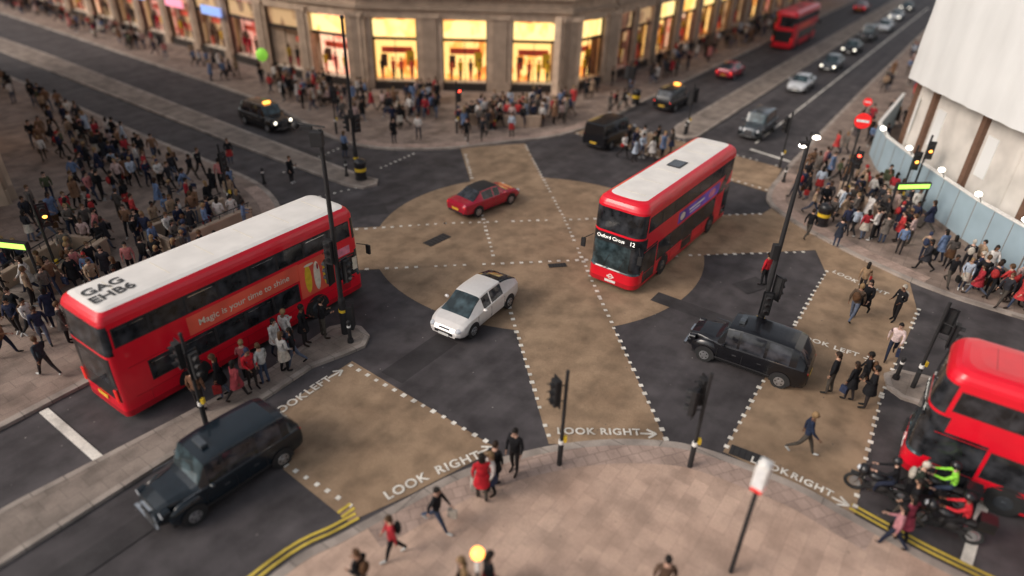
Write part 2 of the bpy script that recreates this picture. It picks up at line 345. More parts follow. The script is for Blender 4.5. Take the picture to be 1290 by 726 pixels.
line((-16,16.8),(-12.5,14.4),.3);line((14.9,14.2),(13.0,11.9),.3);line((17.1,46.5),(19.2,44.1),.3)
line((19.7,10.9),(13.9,15.0),.12)
for i in range(26):
    a=along((17.9,47.9),(math.cos(rad(55.2)),math.sin(rad(55.2))),i*3.6);b=along(a,(math.cos(rad(55.2)),math.sin(rad(55.2))),3.3);line(a,b,.16)
ye=[p for p in eS if -15<p[0]<-4.0]
for o_ in(.28,.48): ribbon(dm,ye,(o_-.05)*(-sS),(o_+.05)*(-sS),.03,YPAINT)
ye=[p for p in eS if p[0]>10.2]
for o_ in(.28,.48): ribbon(dm,ye,(o_-.05)*(-sS),(o_+.05)*(-sS),.03,YPAINT)
line((-4.9,12.9),(-4.6,13.25),.1,YPAINT);line((-4.75,12.75),(-4.45,13.1),.1,YPAINT)
def arrow(p,ang,l=1.0):
    d=Vector((math.cos(ang),math.sin(ang)));n=Vector((-d.y,d.x));p=Vector(p)
    line(p,p+d*(l-.1),.08)
    q=p+d*l
    line(q-d*.3+n*.2,q,.08,z=.038);line(q-d*.3-n*.2,q,.08,z=.040)
arrow((4.55,16.62),rad(0),.55);arrow((-.95,15.45),rad(33),.55);arrow((-6.75,19.0),rad(50),.65);arrow((10.1,14.1),rad(-38),.5)
arrow((14.3,21.4),rad(-34),.4)
MARK=dm.obj('road_markings',0)
def road_text(t,p,q,size=.46):
    p=Vector(p);q=Vector(q);a=math.atan2(q.y-p.y,q.x-p.x);c=(p+q)/2
    o=text(t,size,(c.x,c.y,.044),a,WPAINT,MARK,bold=.012)
    o.data.space_character=1.15
    return o
road_text('LOOK RIGHT',(1.85,16.60),(4.4,16.66),.43)
road_text('LOOK',(-3.6,13.55),(-2.5,14.4),.48);road_text('RIGHT',(-2.15,14.65),(-.95,15.35),.48)
road_text('LOOK',(-8.1,16.95),(-7.4,17.95),.48);road_text('LEFT',(-7.3,18.15),(-6.7,19.0),.48)
road_text('LOOK',(8.1,15.55),(9.0,15.05),.4);road_text('RIGHT',(9.15,14.95),(10.15,14.2),.4)
road_text('LOOK',(12.2,22.75),(13.1,22.2),.42);road_text('LEFT',(13.3,22.05),(14.2,21.5),.42)
road_text('LOOK',(16.0,28.4),(16.6,27.6),.42);road_text('RIGHT',(16.8,27.3),(17.6,26.5),.42)
for x,y,rz,w in((-4.0,30.5,.9,1.0),(8.0,15.75,-.5,.8),(2.2,28.2,.2,.6),(6.5,34,.3,.6)):
    mb=MB();mb.box((0,0,.03),(w*1.5,w*.6,.02),IRON)
    for i in range(6): mb.box((-w*.6+i*w*.24,0,.042),(w*.06,w*.5,.006),BLKM)
    mb.obj('drain_cover',0,loc=(x,y,0),rz=rz)

# ---------------------------------------------------------------- vehicles
def wheel(mb,x,y,r=.32,w=.22,rim=ALLOY,hub=.62):
    s=1 if y>0 else -1
    mb.cyl((x,y-s*w,r),(x,y,r),r,r,RUB,20)
    mb.cyl((x,y-.01*s,r),(x,y+.012*s,r),r*hub,r*hub*.96,rim,16)
    mb.cyl((x,y,r),(x,y+.03*s,r),r*.18,r*.14,rim,10)
    for i in range(5):
        t=i*math.tau/5;mb.box((x+math.cos(t)*r*.4,y+.014*s,r+math.sin(t)*r*.4),(.05,.008,.05),BLKM)
def arch(mb,x,y,r):
    s=1 if y>0 else -1;vs=[];fs=[];n=14
    for i in range(n+1):
        t=math.pi*(-.08+1.16*i/n)
        vs+=[(x+math.cos(t)*r,y+.004*s,.33+math.sin(t)*r)]
    vs.append((x,y+.004*s,.3));fs=[(i,i+1,n+1) for i in range(n)]
    mb.add(vs,fs,BLKM)
def densify(st):
    xs=[s[0] for s in st];out=[];n=len(st)
    def tang(k):
        d=[(st[i+1][k]-st[i][k])/(xs[i+1]-xs[i]) for i in range(n-1)];m=[d[0]]
        for i in range(1,n-1):
            m.append(0 if d[i-1]*d[i]<=0 else 2*d[i-1]*d[i]/(d[i-1]+d[i]))
        m.append(d[-1]);return m
    tg={k:tang(k) for k in range(1,6)}
    for i in range(n-1):
        out.append(st[i]);h=xs[i+1]-xs[i];q=int(h/.17)
        for j in range(1,q):
            t=j/q;v=[xs[i]+h*t]
            for k in range(1,6):
                a,b=st[i][k],st[i+1][k];ma,mb_=tg[k][i]*h,tg[k][i+1]*h
                v.append((2*t**3-3*t*t+1)*a+(t**3-2*t*t+t)*ma+(-2*t**3+3*t*t)*b+(t**3-t*t)*mb_)
            out.append(tuple(v)+(st[i][6],))
    out.append(st[-1]);return out
def car(name,st,W,paint,wb,loc,rz,wr=.32,roofm=None,lit=False,taxi=False,glass=GLASS,rim=ALLOY,glassroof=False):
    mb=MB();hw=W/2;rings=[];S0=st;st=densify(st)
    for (x,wf,zb,be,ro,rf,tag) in st:
        w=hw*wf;gi=w*.93;k=max(0,min(1,(ro-be-.08)/.25))
        rw=(w*.80)*(1-k)+hw*rf*k
        z6=max(be+.004,ro-.03-.06*k)
        half=[(w*.88,zb),(w*.97,zb+.10),(w,zb+(be-zb)*.45),(w*.995,zb+(be-zb)*.74),(w*.965,be-.03),(gi,be),(rw,z6),(rw*.95,z6+(ro-z6)*.6),(rw*.82,ro-.010),(rw*.45,ro),(0,ro+.004)]
        rings.append([(x,-y,z) for y,z in half]+[(x,y,z) for y,z in reversed(half[:-1])])
    n=len(rings[0])
    for i in range(len(rings)-1):
        tag=st[i][6];vs=rings[i]+rings[i+1];fs=[];ms=[]
        for j in range(n-1):
            fs.append((j,j+1,n+j+1,n+j))
            jj=j if j<10 else n-2-j
            m=paint
            if tag=='g' and jj==5: m=glass
            if tag=='w' and jj>=6: m=WSCR if st[i][0]>0 else glass
            if tag in 'gp' and jj>=7 and roofm and -1.7<st[i][0]<.5: m=roofm
            if jj==0: m=BLKM
            ms.append(m)
        mb.add(vs,fs,ms)
    mb.add(rings[0],[tuple(range(n-1,-1,-1))],paint);mb.add(rings[-1],[tuple(range(n))],paint)
    mb.box(((st[0][0]+st[-1][0])/2,0,.22),(st[-1][0]-st[0][0]-.6,W*.8,.12),BLKM)
    for sx in(-1,1):
        for sy in(-1,1):
            arch(mb,sx*wb/2,sy*(hw+(.02 if taxi else 0)),wr+.07);wheel(mb,sx*wb/2,sy*(hw+(.032 if taxi else .012)),wr,rim=rim)
    xf=st[-1][0];xr=st[0][0]
    hz=S0[-2][3]
    for sy in(-1,1):
        if taxi:
            # separate rounded front wings with round headlamps
            mb.sph((wb/2,sy*(hw-.16),.52),(.62,.172,.42),paint,16,10)
            mb.cyl((xf-.34,sy*hw*.72,hz-.04),(xf-.10,sy*hw*.72,hz-.06),.12,.115,paint,14);mb.cyl((xf-.10,sy*hw*.72,hz-.06),(xf-.085,sy*hw*.72,hz-.06),.105,.105,LENSL if lit else LENS,14)
        else: mb.sph((xf-.20,sy*hw*.70,hz-.02),(.20,.15,.09),LENSL if lit else LENS,10,6)
        mb.box((xr+.07,sy*hw*.72,S0[0][3]-.02),(.12,.2,.16),TAILL if lit else TAIL)
        mb.sph((.68 if not taxi else .8,sy*(hw+.10),S0[len(S0)//2][3]+.08),(.08,.11,.075),paint,8,6)
        for dx in(-.95,.05,1.0): mb.box((dx,sy*(hw*.996),.58),(.012,.012,.5),BLKM)
        for dx in(-.6,.35): mb.box((dx,sy*(hw*.995),.74),(.16,.02,.025),CHR if taxi else paint)
    mb.box((xf-.02,0,.42),(.06,W*.5,.12),BLKM);mb.box((xf+.015,0,.36),(.02,.5,.11),PLW)
    mb.box((xr+.02,0,.38),(.08,W*.66,.10),BLKM);mb.box((xr-.03,0,.56),(.02,.5,.11),PLY)
    if taxi:
        mb.box((.45,0,1.865),(.2,.5,.12),ORL if lit else CARG);mb.box((xf-.02,0,.66),(.08,.52,.30),CHR)
        for i in range(7): mb.box((xf+.022,-.22+i*.073,.66),(.01,.025,.26),BLKM)
        for sy in(-1,1): mb.box((0,sy*(hw*1.0),.40),(2.1,.02,.05),BLKM);mb.box((0,sy*(hw*.94),1.03),(3.2,.012,.02),CHR)
        mb.box((xf+.04,0,.40),(.10,W*.74,.10),CHR)
    else:
        mb.box((xf-.06,0,.60),(.08,.5,.05),CHR)
    o=mb.obj(name,32,loc=loc,rz=rz);return o
HATCH=[(-2.22,.80,.38,.78,.90,.8,'p'),(-2.14,.92,.28,.94,1.10,.72,'w'),(-1.55,1,.2,.97,1.34,.66,'w'),(-.95,1,.2,.96,1.47,.68,'p'),(-.90,1,.2,.96,1.475,.69,'g'),(-.06,1,.2,.93,1.50,.70,'p'),(.02,1,.2,.93,1.50,.70,'g'),(.52,1,.2,.91,1.46,.70,'p'),(.58,1,.2,.9,1.44,.70,'w'),(1.50,.99,.2,.86,.94,.72,'p'),(1.90,.95,.2,.74,.80,.7,'p'),(2.12,.86,.24,.62,.66,.66,'p'),(2.24,.70,.30,.48,.52,.6,'p')]
TAXI=[(-2.32,.86,.36,.85,.92,.8,'p'),(-2.26,.93,.28,1.0,1.12,.8,'p'),(-2.14,.97,.25,1.05,1.30,.80,'w'),(-1.86,1,.22,1.06,1.70,.78,'p'),(-1.60,1,.22,1.05,1.78,.80,'g'),(-.78,1,.22,1.03,1.81,.80,'p'),(-.66,1,.22,1.03,1.81,.80,'g'),(.24,1,.22,1.02,1.81,.80,'p'),(.34,1,.22,1.01,1.80,.80,'g'),(.80,1,.22,1.0,1.74,.79,'w'),(1.08,.97,.22,1.0,1.12,.76,'p'),(1.25,.88,.23,.99,1.06,.66,'p'),(1.9,.68,.24,.95,1.01,.6,'p'),(2.20,.60,.28,.86,.92,.55,'p'),(2.30,.54,.34,.66,.72,.5,'p')]
SEDAN=[(-2.25,.82,.36,.74,.80,.8,'p'),(-2.16,.92,.28,.88,.95,.8,'p'),(-1.6,.98,.22,.92,.98,.78,'w'),(-.95,1,.2,.92,1.36,.66,'p'),(-.88,1,.2,.91,1.38,.66,'g'),(-.1,1,.2,.9,1.42,.68,'p'),(-.03,1,.2,.9,1.42,.68,'g'),(.42,1,.2,.89,1.38,.68,'w'),(1.15,.99,.2,.86,.92,.74,'p'),(1.8,.95,.22,.78,.83,.7,'p'),(2.12,.84,.25,.64,.68,.66,'p'),(2.24,.72,.3,.5,.54,.6,'p')]
VAN=[(-2.45,.92,.36,1.05,1.12,.9,'p'),(-2.42,.95,.3,1.1,1.85,.80,'p'),(-2.3,1,.25,1.1,1.93,.82,'p'),(-1.2,1,.24,1.1,1.96,.83,'g'),(-.2,1,.24,1.1,1.96,.83,'p'),(-.1,1,.24,1.08,1.95,.82,'g'),(.8,1,.24,1.05,1.88,.78,'w'),(1.55,.98,.24,1.02,1.1,.78,'p'),(2.2,.9,.26,.86,.92,.7,'p'),(2.42,.78,.32,.66,.7,.66,'p')]
car('silver_hatchback_car',HATCH,1.78,SILV,2.7,(-1.55,23.57,0),-2.118)
car('red_convertible_car',SEDAN,1.76,CRIM,2.6,(-1.75,35.0,0),rad(47),roofm=BLKM)
car('black_taxi',TAXI,1.82,TAXB,2.89,(9.38,20.88,0),2.589,taxi=True)
car('black_taxi',TAXI,1.82,TAXN,2.89,(-8.63,14.09,0),-2.233,taxi=True)
car('black_taxi',TAXI,1.80,TAXB,2.89,(-18.9,48.3,0),rad(-37),taxi=True,lit=True)
car('black_van',VAN,1.95,TAXB,3.0,(6.9,47.2,0),rad(53))
car('grey_taxi',TAXI,1.80,CARG,2.89,(18.7,50.4,0),rad(-124.6),taxi=True)
car('black_taxi',TAXI,1.80,TAXB,2.89,(13.4,57.2,0),A,taxi=True,lit=True)
car('red_hatchback_car',HATCH,1.78,CRIM,2.6,(21.6,69.0,0),A,lit=True)
car('white_saloon_car',SEDAN,1.8,CARW,2.7,(27.3,64.8,0),A+math.pi)
car('grey_hatchback_car',HATCH,1.8,CARG,2.7,(34.0,74.1,0),A+math.pi,lit=True)
car('black_taxi',TAXI,1.8,TAXB,2.89,(45.9,92,0),A+math.pi,taxi=True)
car('white_hatchback_car',HATCH,1.8,CARW,2.7,(51.9,100,0),A+math.pi)
car('red_hatchback_car',HATCH,1.8,CRIM,2.7,(56.5,118,0),A,lit=True)
car('grey_saloon_car',SEDAN,1.8,CARG,2.7,(65.5,121,0),A+math.pi,lit=True)
car('black_saloon_car',SEDAN,1.8,TAXB,2.7,(40.2,83.5,0),A+math.pi,lit=True)
car('white_saloon_car',SEDAN,1.8,CARW,2.7,(58.6,110.5,0),A+math.pi,lit=True)

def bus(name,loc,rz,specs,L=11.0,W=2.52,H=4.42,roof=WHT,redrim=.3,lean=.22,rcf=.45,rcr=.3,whl=(-3.1,2.75),extra=None):
    h=L/2;hw=W/2
    xs=set([-h+rcr,h-rcf]);ys=set([-hw+rcf,hw-rcf,-hw+rcr,hw-rcr]);zs=set([.28,.5,1.0,2.2,2.8,3.3,3.9,H-.42])
    for (sd,a0,a1,z0,z1,m) in specs:
        zs|={z0,z1}
        if sd in'LR': xs|={max(-h+rcr,min(h-rcf,a0)),max(-h+rcr,min(h-rcf,a1))}
        elif sd=='F': ys|={max(-hw+rcf,min(hw-rcf,a)) for a in(a0,a1)}
        else: ys|={max(-hw+rcr,min(hw-rcr,a)) for a in(a0,a1)}
    zs=sorted(zs);zz=[zs[0]]
    for z in zs[1:]:
        if z-zz[-1]>.004: zz.append(z)
    zs=zz
    xs=sorted(x for x in xs if -h+rcr<=x<=h-rcf)
    yf=sorted(y for y in ys if abs(y)<=hw-rcf);yr=sorted(y for y in ys if abs(y)<=hw-rcr)
    P=[];S=[]
    for x in xs: P.append((x,-hw));S.append('R')
    S[-1]='cFR'
    nc=6
    for i in range(1,nc):
        t=-math.pi/2+i*math.pi/2/nc;P.append((h-rcf+rcf*math.cos(t),-hw+rcf+rcf*math.sin(t)));S.append('cFR')
    for y in yf: P.append((h,y));S.append('F')
    S[-1]='cFL'
    for i in range(1,nc):
        t=i*math.pi/2/nc;P.append((h-rcf+rcf*math.cos(t),hw-rcf+rcf*math.sin(t)));S.append('cFL')
    for x in reversed(xs): P.append((x,hw));S.append('L')
    S[-1]='cRL'
    for i in range(1,nc):
        t=math.pi/2+i*math.pi/2/nc;P.append((-h+rcr+rcr*math.cos(t),hw-rcr+rcr*math.sin(t)));S.append('cRL')
    for y in reversed(yr): P.append((-h,y));S.append('B')
    S[-1]='cRR'
    for i in range(1,nc):
        t=math.pi+i*math.pi/2/nc;P.append((-h+rcr+rcr*math.cos(t),-hw+rcr+rcr*math.sin(t)));S.append('cRR')
    n=len(P)
    def look(seg,p,q,z):
        sides=[seg] if len(seg)==1 else {'cFR':['F','R'],'cFL':['F','L'],'cRL':['B','L'],'cRR':['B','R']}[seg]
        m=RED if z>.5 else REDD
        mx=(p[0]+q[0])/2;my=(p[1]+q[1])/2
        for (sd,a0,a1,z0,z1,mm) in specs:
            if sd not in sides or not(z0<=z<=z1): continue
            ok=(a0<=my<=a1) if sd in'FB' else (a0<=mx<=a1)
            if ok: m=mm
        return m
    rings=[(z,0) for z in zs]+[(H-.30,.03),(H-.18,.09),(H-.08,.2),(H-.025,.36),(H,.62)]
    mb=MB();RV=[]
    for z,ins in rings:
        row=[]
        for x,y in P:
            sx=1 if x>0 else -1;sy=1 if y>0 else -1
            xx=sx*max(0,abs(x)-ins);yy=sy*max(0,abs(y)-ins)
            if z>1.0 and x>0:
                k=max(0,(x-(h-1.1))/1.1);xx-=k*lean*max(0,(z-1.0)/3.4)**2
                xx+= -0.09*(y/hw)**2*k
            if x<0:
                k=max(0,(-x-(h-.9))/.9);xx+=k*(.10*max(0,(z-1.5)/2.9)**2+.05*(y/hw)**2)
            row.append((xx,yy,z))
        RV.append(row)
    for j in range(len(rings)-1):
        vs=RV[j]+RV[j+1];fs=[];ms=[]
        zc=(rings[j][0]+rings[j+1][0])/2
        for i in range(n):
            k=(i+1)%n
            fs.append((i,k,n+k,n+i))
            if rings[j][1]>=redrim: ms.append(roof)
            elif j>=len(zs)-1: ms.append(RED)
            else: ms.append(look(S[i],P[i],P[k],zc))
        mb.add(vs,fs,ms)
    mb.add(RV[-1],[tuple(range(n))],roof);mb.add(RV[0],[tuple(range(n-1,-1,-1))],BLKM)
    for wx in whl:
        for sy in(-1,1):
            arch2=[];nn=14
            for i in range(nn+1):
                t=math.pi*(-.04+1.08*i/nn);arch2.append((wx+math.cos(t)*.62,sy*(hw+.006),.48+math.sin(t)*.60))
            arch2.append((wx,sy*(hw+.006),.3));mb.add(arch2,[(i,i+1,nn+1) for i in range(nn)],BLKM)
            wheel(mb,wx,sy*(hw+.02),.48,.3,rim=CARG,hub=.55)
    for sy in(-1,1):
        mb.box((0,sy*(hw+.004),2.10),(L-1.0,.012,.02),REDD);mb.box((0,sy*(hw+.004),.92),(L-1.0,.012,.02),REDD)
        for i in range(8):
            mb.box((-h+1+i*(L-2)/7,sy*(hw+.003),.62),(.012,.01,.55),REDD)
        mb.cyl((h-.15,sy*(hw-.1),2.45),(h+.25,sy*(hw+.16),2.3),.02,.02,BLKM,6);mb.box((h+.25,sy*(hw+.18),2.08),(.1,.2,.42),BLKM)
    for i in range(6): mb.box((-h+1.3+i*(L-2.6)/5,0,H+.003),(.025,W-1.3,.008),CREAM if roof is WHT else REDD)
    o=mb.obj(name,38,loc=loc,rz=rz)
    if extra: extra(o,h,hw)
    return o
def winrow(sd,x0,x1,z0,z1,n,m=GLASSB,fm=BLKM,gap=.05):
    r=[(sd,x0,x1,z0,z1,fm)];w=(x1-x0)/n
    for i in range(n): r.append((sd,x0+i*w+gap,x0+(i+1)*w-gap,z0+.05,z1-.05,m))
    return r
spL=[]
spL+=winrow('R',-5.15,5.0,2.98,3.72,8);spL+=winrow('L',-5.15,5.0,2.98,3.72,8)
spL+=winrow('R',-4.3,2.0,1.2,2.02,5);spL+=winrow('L',-4.3,3.0,1.2,2.02,6)
spL+=[('R',3.95,5.5,1.15,2.2,GLASSB),('R',-2.7,2.1,2.12,2.86,ADOR),('L',-2.7,2.1,2.12,2.86,ADOR)]
spL+=[('L',3.9,5.0,.4,2.3,GLASSB)]
spL+=[('B',-1.3,1.3,2.75,3.85,GLASSB),('B',-1.15,1.15,.9,2.65,BLK),('B',-.8,.8,1.5,2.4,GLASSB),('R',-5.5,-5.22,2.98,3.72,GLASSB)]
spL+=[('F',-1.3,1.3,1.0,2.3,WSCR),('F',-1.3,1.3,2.85,3.8,GLASSB),('F',-1,1,2.35,2.75,BLK)]
def exL(o,h,hw):
    m=MB()
    y=-(hw+.008)
    m.box((2.95,y,2.02),(1.75,.012,1.6),ADOR)
    for (x,z,w,hh,mm) in((2.5,2.0,.34,1.3,YEL),(2.95,1.98,.34,1.35,CREAM),(3.4,1.95,.3,1.2,YEL),(2.6,2.62,.5,.12,CREAM),(3.0,2.35,.14,.4,CRIM),(3.4,2.4,.12,.3,WOOD)):
        m.sph((x,y-.007,z),(w/2,.004,hh/2),mm,10,6)
    m.box((4.35,y,2.45),(.9,.012,.36),ADPK);m.box((5.0,y,1.65),(.25,.012,.6),CREAM)
    m.box((4.35,y,.8),(.6,.012,.4),REDD)
    for sy in(-1,1):
        m.box((-h-.01,sy*1.05,1.15),(.04,.14,.5),TAIL);
    m.box((-h-.012,0,.75),(.02,.6,.14),PLY)
    for k in (0,2,4,6): m.box((-5.15+(k+.5)*10.15/8,y+.002,3.60),(.95,.01,.03),CHR)
    # reflective lower panes of hopper windows
    for k in (0,1,3): m.box((-4.3+(k+.5)*1.26,y+.002,1.88),(1.0,.01,.025),CHR)
    m.obj('trim',0,parent=o)
    text('Magic is your time to shine',.36,(-.35,-(hw+.012),2.47),0,CREAM,o,rot=(rad(90),0,0),bold=.003)
    r=MB();r.cyl((1.1,-(hw+.004),.73),(1.1,-(hw+.014),.73),.24,.24,TXTW,20);r.cyl((1.1,-(hw+.010),.73),(1.1,-(hw+.018),.73),.16,.16,RED,20);r.box((1.1,-(hw+.014),.73),(.62,.02,.09),TXTW);r.obj('roundel',0,parent=o)
    text('GAG\nEHB6',.62,(-h+1.15,-.05,4.36),0,TXTD,o,rot=(0,0,0),bold=.014)
LB=bus('red_double_decker_bus',(-10.76,21.48,0),.9819,spL,L=10.9,W=2.54,H=4.34,lean=.18,rcf=.35,rcr=.2,whl=(-2.9,2.75),redrim=.2,extra=exL)
def spN(ad):
    s=[]
    for sd in'LR':
        s+=winrow(sd,-4.9,5.0,2.98,3.74,7,gap=.03)
        s+=winrow(sd,-3.4,3.6,1.05,2.06,5,gap=.03)
        s+=[(sd,-5.6,-4.9,2.98,3.74,GLASSB),(sd,-3.6,1.6,2.2,2.82,ad)]
    s+=[('L',3.7,4.9,.42,2.2,GLASSB),('L',-.6,.65,.42,2.1,GLASSB),('L',-5.6,-4.5,.5,2.3,GLASSB),('R',3.8,5.6,1.15,2.25,GLASSB)]
    s+=[('F',-1.3,1.3,.98,2.74,WSCR),('F',-1.3,1.3,2.84,3.90,GLASSB),('F',-1.3,1.3,2.38,2.74,BLK),('L',4.9,5.6,1.1,2.74,GLASSB)]
    s+=[('B',-1.1,.6,2.6,3.8,GLASSB),('B',-1.1,1.1,.9,2.2,BLK)]
    return s
def exN(dest,num,ad):
    def f(o,h,hw):
        m=MB()
        for sy in(-1,1):
            m.sph((h-.22,sy*.92,.78),(.16,.2,.13),LENS,12,8);m.sph((h-.12,sy*.62,.72),(.1,.1,.08),LENS,10,6)
            m.box((-h+.0,sy*1.08,1.2),(.06,.12,.6),TAIL)
        m.box((h-.02,0,.42),(.06,.55,.12),PLW)
        y=hw+.006;m.add([(-4.3,y,2.06),(-3.3,y,2.06),(-4.3,y,3.0),(-5.2,y,3.0)],[(0,1,2,3)],GLASSB)
        for y in(-.45,.35): m.cyl((h-.0,y,1.1),(h-.07,y+.35,2.0),.012,.012,BLKM,5)
        m.box((h-.05,0,2.36),(.06,2.0,.03),BLKM)
        m.box((-.3,0,4.43),(1.0,.7,.05),BLKM);m.box((-.3,0,4.458),(.9,.6,.012),CARG)
        m.cyl((h-.03,0,.66),(h+.012,0,.66),.13,.13,TXTW,16);m.cyl((h+.0,0,.66),(h+.018,0,.66),.085,.085,RED,16);m.box((h+.01,0,.66),(.03,.36,.05),TXTW)
        if ad:
            for sy in(-1,1):
                m.sph((-2.6,sy*(hw+.006),2.5),(.5,.004,.22),ADPK,14,6);m.box((-.6,sy*(hw+.006),2.56),(1.9,.01,.10),TXTW);m.box((-.4,sy*(hw+.006),2.38),(1.3,.01,.06),TXTW);m.sph((1.1,sy*(hw+.006),2.5),(.3,.004,.2),CREAM,14,6)
        m.obj('trim',30,parent=o)
        text(dest,.235,(h-.03,-.22,2.56),0,TXTL,o,rot=(rad(88),0,rad(90)),name='blind')
        text(num,.28,(h-.05,.85,2.56),0,TXTL,o,rot=(rad(88),0,rad(90)),name='blind')
    return f
bus('red_double_decker_bus',(7.79,30.73,0),-2.195,spN(ADBL),L=11.2,H=4.42,roof=WHT,redrim=.36,extra=exN('Oxford Circus','12',True))
bus('red_double_decker_bus',(17.95,13.25,0),rad(147),spN(RED),L=11.2,roof=RED,extra=exN('Marble Arch','94',False))
bus('red_double_decker_bus',(34.6,88.0,0),A,spN(ADOR),L=11.2,roof=RED,extra=exN('Camden','88',False))

# ---------------------------------------------------------------- people
def person(name,st=0.0,arm=0.0,seated=False,bend=(.25,.25),hair='short',coat=False,bag=None,skirt=False,lean=0.0,stance=.10,turn=0):
    J=[];E=[];Rd=[];T=[]
    def j(p,r,par,t):
        J.append(p);Rd.append(r);T.append(t)
        if par is not None: E.append((par,len(J)-1))
        return len(J)-1
    def sp(z,x=0,y=0):
        return (x+math.sin(lean)*(z-.93),y,.93+math.cos(lean)*(z-.93))
    pel=j((0,0,.96),(.155,.125),None,'T')
    w=j(sp(1.12),(.14,.11),pel,'J');ch=j(sp(1.32),(.165,.125),w,'J');nk=j(sp(1.47),(.07,.07),ch,'J');hd=j(sp(1.56,.015),(.052,.052),nk,'S')
    hands=[];feet=[]
    for s in(1,-1):
        a=st*s
        if seated: th,kn=rad(72),rad(72)
        else: th=a; kn=(.12+max(0,-a)*.9) if st else .05
        h=j((0,s*.085,.90),(.095,.09),pel,'T')
        k=(math.sin(th)*.43,s*(stance+(.12 if seated else 0)),.90-math.cos(th)*.43)
        K=j(k,(.066,.062),h,'T')
        sh=th-kn
        an=(k[0]+math.sin(sh)*.42,s*stance*.95,k[2]-math.cos(sh)*.42)
        AN=j(an,(.042,.042),K,'T')
        fa=max(-.5,min(.3,sh*.8)) if not seated else 0
        FT=j((an[0]+.14*math.cos(fa),an[1]+s*.015,an[2]-.045+.14*math.sin(fa)),(.042,.034),AN,'F')
        j((an[0]+.2*math.cos(fa),an[1]+s*.02,an[2]-.05+.2*math.sin(fa)),(.032,.024),FT,'F')
        S0=sp(1.40);shd=(S0[0],s*.175,S0[2]);SH=j(shd,(.07,.065),ch,'J')
        b=(-arm*s) if not seated else rad(48)
        el=(shd[0]+math.sin(b)*.28,s*.235,shd[2]-math.cos(b)*.28);EL=j(el,(.052,.05),SH,'J')
        bb=b+bend[0 if s>0 else 1]
        wr=(el[0]+math.sin(bb)*.25,s*(.24-.08*abs(math.sin(bb))),el[2]-math.cos(bb)*.25);WR=j(wr,(.034,.03),EL,'J')
        hn=(wr[0]+math.sin(bb)*.07,wr[1],wr[2]-math.cos(bb)*.07);j(hn,(.036,.022),WR,'S')
        hands.append((hn,bb,s));feet.append(an)
    me=bpy.data.meshes.new('tmp');me.from_pydata(J,E,[]);ob=bpy.data.objects.new('tmp',me);COL.objects.link(ob)
    md=ob.modifiers.new('s','SKIN')
    for i,sv in enumerate(me.skin_vertices[0].data):
        sv.radius=Rd[i];sv.use_root=(i==0)
    sb=ob.modifiers.new('b','SUBSURF');sb.levels=1
    dg=bpy.context.evaluated_depsgraph_get();m2=bpy.data.meshes.new_from_object(ob.evaluated_get(dg))
    mm={'T':PT,'J':PJ,'S':PS,'F':PSH}
    segs=[(Vector(J[a]),Vector(J[b]),T[b]) for a,b in E]
    def near(p):
        bd=9;bt='J'
        for a,b,t in segs:
            ab=b-a;u=max(0,min(1,(p-a).dot(ab)/ab.length_squared));d=(p-a-ab*u).length
            if d<bd: bd=d;bt=t
        return bt
    mb=MB();vs=[tuple(v.co) for v in m2.vertices];fs=[];ms=[]
    for p in m2.polygons:
        fs.append(tuple(p.vertices));ce=p.center;t=near(ce)
        if t=='T' and ce.z>.9 and abs(ce.x)<.3 and abs(ce.y)<.25 and not seated: t='J'
        ms.append(mm[t])
    mb.add(vs,fs,ms)
    bpy.data.objects.remove(ob);bpy.data.meshes.remove(m2)
    hc=Vector(sp(1.645,.03));
    vs=[];fs=[];nu,nv=16,12
    for jv in range(nv+1):
        ph=math.pi*jv/nv
        for i in range(nu):
            t=math.tau*i/nu;x=math.cos(t)*math.sin(ph);y=math.sin(t)*math.sin(ph);z=math.cos(ph)
            rx,ry,rz_=.098,.076,.118
            if z<0: ry*=1+.32*z;rx*=1+.1*z
            px,py,pz=x*rx,y*ry,z*rz_
            if x>.8 and abs(y)<.3 and -.35<z<.15: px+=.022*(1-abs(y)/.3)
            if x>.6 and .0<z<.28 and .25<abs(y)<.6: px-=.008
            vs.append((hc.x+px,hc.y+py,hc.z+pz))
    for jv in range(nv):
        for i in range(nu): fs.append((jv*nu+i,(jv+1)*nu+i,(jv+1)*nu+(i+1)%nu,jv*nu+(i+1)%nu))
    mb.add(vs,fs,PS)
    for s in(1,-1):
        mb.sph((hc.x+.084,s*.032,hc.z+.012),(.012,.016,.009),BLKM,8,5);mb.sph((hc.x,s*.078,hc.z-.01),(.022,.010,.032),PS,8,6)
    mb.box((hc.x+.09,0,hc.z-.062),(.01,.045,.008),SIGO)
    vs=[];fs=[];hr=1.13
    for jv in range(9):
        for i in range(16):
            t=math.tau*i/16;lim=.42 if math.cos(t)>.5 else (.62 if math.cos(t)>-.2 else .74)
            if hair=='long' and math.cos(t)<.35: lim=.80
            ph=math.pi*lim*jv/8
            x=math.cos(t)*math.sin(ph);y=math.sin(t)*math.sin(ph);z=math.cos(ph)
            vs.append((hc.x-.006+x*.098*hr,hc.y+y*.078*hr,hc.z+.008+z*.118*hr+R.uniform(-.004,.004)))
    for jv in range(8):
        for i in range(16): fs.append((jv*16+i,(jv+1)*16+i,(jv+1)*16+(i+1)%16,jv*16+(i+1)%16))
    hm=PH if hair!='hat' else PB
    mb.add(vs,fs,hm)
    if hair=='long':
        mb.sph((hc.x-.06,0,hc.z-.11),(.055,.088,.17),PH,10,8)
    if hair=='helmet':
        mb.sph((hc.x-.005,0,hc.z+.02),(.14,.125,.145),BLK,14,10,v0=0,v1=.68)
